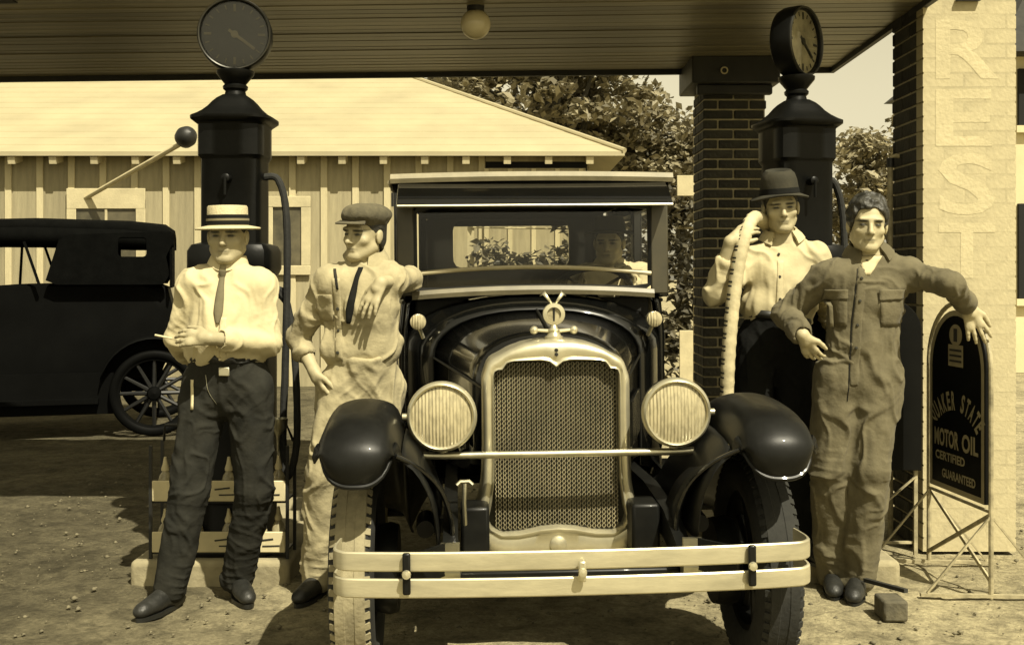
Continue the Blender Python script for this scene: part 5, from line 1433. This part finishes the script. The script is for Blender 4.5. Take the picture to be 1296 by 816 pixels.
class Drape:
    """lays flat pieces (ties, plackets, pockets, belts) on a garment"""
    def __init__(s, made, garment):
        V, Q = made[garment+'_VQ']; s.t = BVHTree.FromPolygons([tuple(v) for v in V], [tuple(q) for q in Q]); s.m = made; s.fw = Vector(made['fw']); s.root = made['root']
    def hit(s, p, o, d=None):
        d = Vector(d) if d is not None else s.fw
        l, n, i, ds = s.t.ray_cast(Vector(p) + d*.5, -d)
        return (l + d*o) if l is not None else Vector(p) + d*.12
    def strip(s, name, mat, pts, widths, o=.004, th=.004, n=14, parent=None, axis=None):
        path = spline(pts, n); wd = np.interp(np.linspace(0, 1, n), np.linspace(0, 1, len(widths)), widths)
        side = Vector(axis) if axis is not None else s.fw.cross(Vector((0,0,1))).normalized(); rs = []
        for q, w in zip(path, wd): rs.append([s.hit(q + side*(w*k/2), o + th*(1 - (abs(k))**3)) for k in (-1,-.6,0,.6,1)])
        m = MB(); m.rings(rs, closed=False); ob = m.build(name, mat, parent or s.root, smooth=60); md = ob.modifiers.new('thickness', 'SOLIDIFY'); md.thickness = .0025; md.offset = -1
        return ob
    def patch(s, name, mat, corners, o=.004, n=6):
        a, b, c, d = [Vector(q) for q in corners]; rs = []
        for i in range(n+1):
            u = i/n; rs.append([s.hit((a.lerp(b, v)).lerp(d.lerp(c, v), u), o) for v in np.linspace(0, 1, n+1)])
        m = MB(); m.rings(rs, closed=False); ob = m.build(name, mat, s.root, smooth=60); md = ob.modifiers.new('thickness', 'SOLIDIFY'); md.thickness = .003; md.offset = -1
        return ob
    def button(s, p, mat, r=.007):
        q = s.hit(p, .006); m = MB(); m.lathe([(0,.003),(r*.8,.0025),(r,0),(r,-.002)], q, s.fw, 12); m.build('button', mat, s.root)
    def belt(s, mat, c, up, h=.032, lift=.006):
        c = Vector(c); up = Vector(up); rs = []
        side = up.orthogonal().normalized(); oth = up.cross(side)
        for k in range(48):
            a = 2*math.pi*k/48; d = side*math.cos(a) + oth*math.sin(a); col_ = []
            for z in (-h/2, h/2):
                l, n, i, ds = s.t.ray_cast(c + up*z + d*.45, -d); col_.append((l if l is not None else c + d*.12) + d*lift)
            rs.append(col_)
        rs.append(rs[0]); m = MB(); m.rings(rs, closed=False); ob = m.build('belt', mat, s.root, smooth=60); md = ob.modifiers.new('thickness', 'SOLIDIFY'); md.thickness = .004
        return ob

def collar(made, mat, J, r=.065, h=.040, gap=28, drop=.030, flare=.030, tilt=.35, lift=.040):
    N_ = A(J['neck']); H = made['H']; ax = unit((H + made['M3'] @ A((0,-.03,-.06))) - N_); fw = unit(made['fw'] - ax*np.dot(made['fw'], ax)); sd = np.cross(fw, ax); rs = []
    for t in np.linspace(R(gap), R(360-gap), 40):
        d = fw*math.cos(t) + sd*math.sin(t); fr = (1 + math.cos(t))/2     # 1 at the front
        o = N_ + ax*(lift - tilt*.05*fr); hh = h*(1 - .25*fr); pt = drop + .028*max(0, math.cos(t))**3
        rs.append([o + d*(r-.002), o + d*r + ax*hh, o + d*(r+.006) + ax*(hh+.003), o + d*(r+.010) + ax*(hh-.004), o + d*(r+flare*.7) + ax*(hh-pt*.6), o + d*(r+flare) + ax*(hh-pt-.006), o + d*(r+flare-.008) + ax*(hh-pt-.008), o + d*(r+.012) + ax*(hh-.02)])
    m = MB(); m.rings(rs, closed=True); return m.build('collar', mat, made['root'], smooth=60)

def on_head(made):
    H, M3, s = made['H'], made['M3'], made['s']
    return lambda x, y, z: Vector(H + M3 @ (A((x, y, z))*s))

def hair(made, mat, curly=False, hairline=.07):
    H, M3, s = made['H'], made['M3'], made['s']; L = lambda x, y, z: H + M3 @ (A((x,y,z))*s)
    F = Field(H - .17, H + .17, .0045 if curly else .006); k = .019 if curly else .006
    F.ell(L(0,-.016,.040), A((.077+k*.5,.097+k*.6,.084+k))*s, M3, .01)
    F.ell(L(0,-.05,-.02), A((.070,.060,.07))*s, M3, .02)
    F.ell(L(0,.085,-.03), A((.085,.10,hairline+.028))*s, M3, .01, True)
    F.ell(L(0,.02,-.09), A((.12,.09,.075))*s, M3, .01, True)
    V, Q = F.skin(); N = vnormals(V, Q)
    if curly:
        q = V*A((70,70,55)); d = np.sin(q[:,0] + 2*vnoise(V*30,1))*np.sin(q[:,1] + 2*vnoise(V*30,2))*np.sin(q[:,2] + 2*vnoise(V*30,3)); V = V + N*(np.abs(d)**.5*np.sign(d)*.008 + vnoise(V*28, 6)*.007)[:, None]
    else: V = V + N*(vnoise(V*A((60,60,25)), 6)*.002)[:, None]
    return np_mesh('hair', V, Q, mat, made['root'])

def ring_hat(made, rings, mat, name='hat', n=40, parent=None):
    """rings: functions of angle giving (x,y,z) in head space"""
    L = on_head(made); m = MB(); m.rings([[L(*fn(2*math.pi*k/n)) for k in range(n)] for fn in rings], cap0=False, cap1=True)
    return m.build(name, mat, parent or made['root'], smooth=50)
def oval(rx, ry, z, cy=-.012, dz=None): return lambda a: (rx*math.cos(a), cy + ry*math.sin(a), z + (dz(a) if dz else 0))

# ------------------------------------------------------------------ man in the straw boater
def boater_man():
    d = 4.66
    J = dict(head=P(288, 298, d), neck=P(288, 343, d+.02), shL=P(246, 360, d), shR=P(329, 360, d), elL=P(226, 428, d+.03), wrL=P(236, 452, d+.24),
             elR=P(340, 434, d-.02), wrR=P(266, 428, d-.20), hipL=P(260, 490, d+.02), hipR=P(316, 490, d+.02), knL=P(240, 622, d-.01), anL=P(215, 746, 4.66),
             knR=P(322, 618, d+.06), anR=P(301, 725, 4.84), toeL=A((-.35,-.93,0)), toeR=A((.45,-.88,0)), fw=A((0,-1,0)), g=1.06)
    J['handR'] = (A((-1,-.05,.05)), A((0,-.9,.45)), 1, dict(curl=(.25,.45,.4), spread=.05)); J['handL'] = (A((.5,.6,-.4)), A((-.5,.5,0)), 1, dict(curl=(.7,.8,.5)))
    for k in ('L','R'): J['an'+k].z = .078
    m = person('man in straw boater, white shirt and tie, standing beside the car', (J['anL'] + J['anR'])*.5*Vector((1,1,0)), J, dict(rot=(2,2,-1), tone=.36, jaw=1.08),
        {'shirt': dict(mat=mat_white_shirt, torso='short', belly=1, blouse=.185, sleeve=(.85,.72), o=.014, arm=.062, crease=.0062, seed=3, neck_cut=True),
         'trousers': dict(mat=mat_dark_trouser, seat=.155, legs=(.098,.082,.074), crease=.005, seed=9)})
    root = m['root']; D = Drape(m, 'shirt'); DT = Drape(m, 'trousers')
    collar(m, mat_white_shirt, J, gap=10, flare=.022)
    k = P(287, 349, d-.12)
    D.strip('necktie', mat_tie, [P(287, 347, d), P(286.5, 375, d), P(286, 408, d)], (.020, .026, .036, .040, .012), .006, .007, 18)
    mb = MB(); mb.lathe([(.009,-.016),(.016,.004),(.016,.014),(.010,.018)], D.hit(P(287, 347, d), .008), (0,0,1), 12, True, True); mb.build('tie_knot', mat_tie, root)
    for y in (420, 436, 452): D.button(P(288, y, d), mat_label, .006)
    D.strip('placket', mat_white_shirt, [P(292, 400, d), P(292, 440, d), P(292, 462, d)], (.03,.03,.03), .001, .003)
    DT.belt(mat_belt, m['hp'] + m['up']*.137, m['up'], .034)
    b = DT.hit(P(293, 467, d), .012); mb = MB(); mb.box(b - Vector((.022,.004,.018)), b + Vector((.022,.003,.018))); mb.build('belt_buckle', mat_nickel, root, bevel=.004)
    DT.strip('folded_rule', mat_label, [P(250, 478, d), P(250.5, 515, d)], (.014,.014), .004, .003, 6)
    DT.strip('watch_chain', mat_dull_nickel, [P(268, 472, d), P(272, 492, d), P(281, 508, d)], (.003,.003,.003), .002, .002, 12)
    # cigarette between the fingers
    w = Vector(J['wrR']); mb = MB(); mb.tube([w + Vector((-.15,-.015,.0)), w + Vector((-.215,-.03,.015))], .0042, 8); mb.build('cigarette', mat_label, root)
    hair(m, mat_hair)
    hat = ring_hat(m, [oval(.080,.100,0.0360), oval(.133,.158,0.0240), oval(.136,.161,0.0280), oval(.133,.158,0.0330), oval(.086,.106,0.0420), oval(.085,.105,0.0590), oval(.083,.103,0.1190), oval(.078,.098,0.1260), oval(.05,.06,0.1280)], mat_straw, 'straw_boater')
    ring_hat(m, [oval(.0865,.1065,0.0440), oval(.088,.108,0.0450), oval(.0868,.1068,0.0870), oval(.085,.105,0.0870)], mat_hat_band, 'hat_ribbon', parent=hat)
    ring_hat(m, [oval(.0872,.1072,0.0610), oval(.0885,.1085,0.0620), oval(.0882,.1082,0.0710), oval(.087,.107,0.0710)], mat_hat_stripe, 'ribbon_stripe', parent=hat)
boater_man()

# ------------------------------------------------------------------ man in the flat cap leaning on the car
def cap_man():
    d = 4.84
    J = dict(head=P(461, 296, d-.02), neck=P(462, 337, d+.02), shL=P(418, 356, d-.05), shR=P(496, 354, d-.02), elL=P(377, 428, d+.04), wrL=P(398, 470, d-.06),
             elR=P(520, 352, d+.15), wrR=P(482, 358, d-.16), hipL=P(433, 492, d), hipR=P(484, 492, d+.05), knL=P(412, 600, d-.05), anL=P(404, 715, d+.02),
             knR=P(468, 600, d-.05), anR=P(462, 715, d+.05), toeL=A((-.3,-.95,0)), toeR=A((-.1,-1,0)), fw=unit(A((-.15,-.99,0))), g=1.0)
    J['handL'] = (A((.35,-.1,-.9)), A((-.75,-.5,0)), -1, dict(curl=(.3,.4,.3))); J['handR'] = (A((-.42,-.25,-.85)), A((-.35,-.85,.35)), 1, dict(curl=(.12,.22,.2), spread=.16, s=1.05))
    for k in ('L','R'): J['an'+k].z = .078
    m = person('man in tweed flat cap and pale work clothes leaning on the car', (J['anL'] + J['anR'])*.5*Vector((1,1,0)), J, dict(rot=(-32,2,3), tone=.40, nose=1.04),
        {'work_shirt': dict(mat=mat_pale_denim, torso='short', blouse=.19, sleeve=(.42,.12), o=.018, arm=.064, crease=.0065, seed=21, neck_cut=True),
         'overalls': dict(mat=mat_pale_denim, seat=.16, legs=(.108,.088,.080), crease=.007, seed=27)})
    root = m['root']; D = Drape(m, 'work_shirt')
    collar(m, mat_pale_denim, J, gap=22, flare=.040, drop=.038, lift=.056)
    D.strip('placket', mat_pale_denim, [P(436, 352, d), P(437, 400, d), P(438, 455, d)], (.036,.034,.034), .001, .003)
    for y in (390, 417, 444): D.button(P(437, y, d), mat_button, .0075)
    D.patch('pocket', mat_pale_denim, [P(408, 372, d), P(430, 372, d), P(430, 405, d), P(410, 405, d)], .004)
    D.strip('necktie', mat_black_tie, [P(464, 338, d), P(461, 355, d), P(455, 390, d), P(452, 408, d)], (.022,.026,.036,.018), .006, .008, 16)
    D.strip('strap', mat_dark_trouser, [P(432, 340, d), P(436, 352, d), P(438, 366, d)], (.012,.014,.010), .003, .004, 8)
    hair(m, mat_hair)
    # flat cap: soft crown pulled forward over a stiff peak
    L = on_head(m); F = Field(m['H'] - .2, m['H'] + .22, .005); M3 = m['M3']; H = m['H']
    q = lambda x, y, z: H + M3 @ A((x, y, z))
    F.ell(q(0,-.02,.085), (.098,.118,.050), M3, .02); F.ell(q(.01,.035,.082), (.085,.085,.042), M3, .03); F.ell(q(0,-.018,.055), (.084,.104,.045), M3, .02); F.cut(q(0,0,.040), -M3[:, 2])
    V, Q = F.skin(); V = relax(V, Q, 2); V = V + vnormals(V, Q)*(vnoise(V*28, 5)*.004)[:, None]; cap = np_mesh('flat_cap', V, Q, mat_tweed, root)
    rs = []
    for t in np.linspace(-1, 1, 17):
        a = t*1.15; rs.append([L(.078*math.sin(a), .065 + .035*math.cos(a), .058), L(.090*math.sin(a), .075 + .075*math.cos(a)*(1-.2*abs(t)), .045), L(.088*math.sin(a), .073 + .074*math.cos(a)*(1-.2*abs(t)), .040), L(.076*math.sin(a), .063 + .034*math.cos(a), .048)])
    mb = MB(); mb.rings(rs); mb.build('cap_peak', mat_tweed, cap, smooth=50)
cap_man()

# ------------------------------------------------------------------ man in the felt hat by the right pump
def felt_hat_man():
    d = 5.12
    J = dict(head=P(988, 262, d), neck=P(990, 310, d+.03), shL=P(950, 331, d+.02), shR=P(1032, 328, d), elL=P(905, 372, d-.12), wrL=P(924, 306, d-.20),
             elR=P(1052, 402, d+.10), wrR=P(1075, 465, d+.06), hipL=P(957, 438, d), hipR=P(1004, 438, d), knL=P(948, 562, d-.04), anL=P(942, 680, d),
             knR=P(1012, 562, d-.03), anR=P(1016, 680, d), toeL=A((-.25,-.97,0)), toeR=A((.2,-.98,0)), fw=unit(A((-.10,-1,0))), g=.98)
    J['handL'] = (A((.72,.10,.55)), A((-.2,-.75,.6)), 1, dict(curl=(.3,.45,.35), spread=.10)); J['handR'] = (A((-.3,-.3,-.9)), A((.2,-.9,0)), 1)
    for k in ('L','R'): J['an'+k].z = .178
    m = person('man in dark felt hat and cream shirt by the right pump', Vector((P(980, 600, d).x, d, .10)), J, dict(rot=(-6,4,-4), tone=.42, stubble=.2, jaw=.96),
        {'shirt': dict(mat=mat_cream_shirt, torso='short', blouse=.19, sleeve=(.60,.8), o=.016, arm=.062, crease=.0065, seed=33, neck_cut=True),
         'trousers': dict(mat=mat_black_trouser, seat=.16, legs=(.098,.082,.074), crease=.005, seed=37)})
    root = m['root']; D = Drape(m, 'shirt')
    collar(m, mat_cream_shirt, J, gap=36, flare=.042, drop=.036, tilt=.7, lift=.056)
    D.strip('placket', mat_cream_shirt, [P(985, 330, d), P(983, 365, d), P(981, 400, d)], (.032,.032,.032), .001, .003)
    for y in (322, 350, 378): D.button(P(983, y, d), mat_button, .0065)
    Drape(m, 'trousers').belt(mat_belt, m['hp'] + m['up']*.142, m['up'], .034)
    hair(m, mat_hair)
    dz = lambda a: -.012*math.cos(2*a) - .008*math.sin(a)
    hat = ring_hat(m, [oval(.080,.100,.050), oval(.128,.150,.044,dz=dz), oval(.133,.155,.050,dz=dz), oval(.130,.152,.055,dz=dz), oval(.090,.110,.060), oval(.088,.108,.085), oval(.083,.104,.125), oval(.074,.096,.155,dz=lambda a: -.008*math.sin(a)), oval(.058,.082,.172,dz=lambda a: -.01*math.sin(a)), oval(.030,.060,.164), oval(.008,.045,.150)], mat_felt, 'felt_hat')
    ring_hat(m, [oval(.0905,.1105,.060), oval(.0925,.1125,.062), oval(.0895,.1095,.086), oval(.087,.107,.086)], mat_hat_band, 'hat_band', parent=hat)
    # long ribbed hose over the shoulder
    r2 = thing('air_hose', P(926, 500, d-.2), 'pale ribbed hose hanging over the shoulder of the man in the felt hat', 'hose')
    pth = spline([P(980, 300, d+.16), P(968, 282, d+.04), P(954, 276, d-.09), P(942, 300, d-.20), P(932, 350, d-.22), P(925, 410, d-.22), P(921, 470, d-.22), P(920, 540, d-.20), P(925, 640, d-.16)], 90)
    mb = MB(); mb.tube(pth, [.030 + (.0025 if i % 3 == 0 else 0) for i in range(90)], 14); mb.build('hose_body', mat_hose, r2, smooth=70)
    mb = MB()
    side = Vector((-1,-.10,0)).normalized()
    for i in range(12, 88, 1):
        t = (pth[i+1] - pth[i-1]).normalized(); s_ = (side - t*side.dot(t)).normalized(); b_ = t.cross(s_)
        mb.rings([[pth[i] + (s_*math.cos(a) + b_*math.sin(a))*.0308 + t*o for a in np.linspace(-.75, .75, 8)] for o in (-.004, .004)], closed=False)
    rb = mb.build('rib_marks', mat_dark_trouser, r2, smooth=70); rb['kind'] = 'stuff'; rb.modifiers.new('thickness', 'SOLIDIFY').thickness = .002
felt_hat_man()

# ------------------------------------------------------------------ man in coveralls leaning on the sign
def coverall_man():
    d = 4.80
    J = dict(head=P(1098, 284, d-.02), neck=P(1100, 331, d+.02), shL=P(1048, 350, d), shR=P(1150, 346, d), elL=P(992, 396, d+.10), wrL=P(1016, 424, d-.13),
             elR=P(1203, 360, 4.60), wrR=P(1225, 388, 4.80), hipL=P(1060, 480, d+.01), hipR=P(1112, 480, d), knL=P(1050, 592, d+.02), anL=P(1054, 722, 4.95),
             knR=P(1102, 592, d-.04), anR=P(1086, 722, 4.86), toeL=A((-.25,-.95,0)), toeR=A((-.40,-.92,0)), fw=unit(A((-.05,-1,0))), g=1.0)
    J['handL'] = (A((.45,.25,-.85)), A((-.6,-.75,.0)), -1, dict(curl=(.3,.4,.4))); J['handR'] = (A((.30,-.12,-.93)), A((-.25,-.93,.10)), -1, dict(curl=(.10,.22,.2), spread=.24, s=1.08))
    for k in ('L','R'): J['an'+k].z = .078
    c = P(1087, 440, d-.1)
    waist = [(P(x, 447, d-.1), A((1,0,.1)), .07, .0045, .026) for x in (1058, 1090, 1122)]
    m = person('curly haired man in olive coveralls leaning an arm on the sign', (J['anL'] + J['anR'])*.5*Vector((1,1,0)), J, dict(rot=(-9,3,3), tone=.43, nose=1.02),
        {'coveralls': dict(mat=mat_coverall, torso='long', sleeve=(.88,.80), o=.018, arm=.064, legs=(.104,.086,.080), crease=.0068, seed=43, folds=waist, neck_cut=True)})
    root = m['root']; D = Drape(m, 'coveralls')
    collar(m, mat_coverall, J, gap=34, flare=.046, drop=.040, tilt=.75, lift=.064)
    D.patch('undershirt', mat_white_shirt, [P(1080, 324, d), P(1112, 324, d), P(1094, 348, d), P(1088, 348, d)], .003)
    D.strip('fly_placket', mat_coverall, [P(1086, 338, d), P(1078, 400, d), P(1074, 460, d), P(1073, 485, d)], (.040,.040,.038,.034), .0005, .0025, 22)
    D.strip('fly_shadow_gap', mat_black_tie, [P(1079, 340, d), P(1071.5, 400, d), P(1068, 460, d), P(1066, 505, d)], (.004,.005,.005,.004), .0015, .001, 22)
    for y in (352, 380, 410, 438): D.button(P(1084 - (y-338)*.09, y, d), mat_button, .0065)
    for xa, xb in ((1040, 1066), (1104, 1136)):
        D.patch('chest_pocket', mat_coverall, [P(xa, 374, d), P(xb, 374, d), P(xb, 412, d), P(xa+2, 412, d)], .004)
        D.patch('pocket_flap', mat_coverall, [P(xa-1, 366, d), P(xb+1, 366, d), P(xb+1, 378, d), P(xa-1, 380, d)], .009)
    hair(m, mat_hair, True, .074)
coverall_man()

# ------------------------------------------------------------------ driver behind the wheel
def driver():
    d = 5.98
    J = dict(head=P(771, 307, d), neck=P(772, 341, d+.02), shL=P(738, 352, d), shR=P(812, 350, d), elL=P(733, 398, d-.12), wrL=P(731, 352, 5.66),
             elR=P(818, 395, d-.12), wrR=P(797, 352, 5.66), hipL=P(752, 472, d+.05), hipR=P(796, 472, d+.05), fw=A((0,-1,0)), g=.98, shoes=False)
    J['handL'] = (A((.25,-.55,.6)), A((-.3,-.2,.85)), 1, dict(curl=(.6,.7,.5), spread=.03)); J['handR'] = (A((-.25,-.55,.6)), A((.3,-.2,.85)), -1, dict(curl=(.6,.7,.5), spread=.03))
    m = person('driver in a wide brimmed hat and white shirt behind the windshield', Vector((P(772, 472, d).x, d, J['hipL'].z - .09)), J, dict(rot=(-14,3,0), tone=.40),
        {'shirt': dict(mat=mat_white_shirt, torso='long', sleeve=(.8,.8), o=.018, arm=.068, crease=.006, seed=53, neck_cut=True)})
    root = m['root']; D = Drape(m, 'shirt')
    collar(m, mat_white_shirt, J, gap=24)
    D.strip('vest_edge', mat_dark_trouser, [P(792, 346, d), P(790, 360, d), P(788, 380, d)], (.05,.06,.06), .003, .003, 8)
    hair(m, mat_hair)
    dz = lambda a: .012*math.cos(2*a)*-1
    ring_hat(m, [oval(.080,.100,.050), oval(.135,.155,.050,dz=dz), oval(.138,.158,.055,dz=dz), oval(.133,.153,.060,dz=dz), oval(.090,.110,.062), oval(.084,.104,.11), oval(.070,.09,.145), oval(.03,.05,.140)], mat_felt, 'brimmed_hat')
driver()
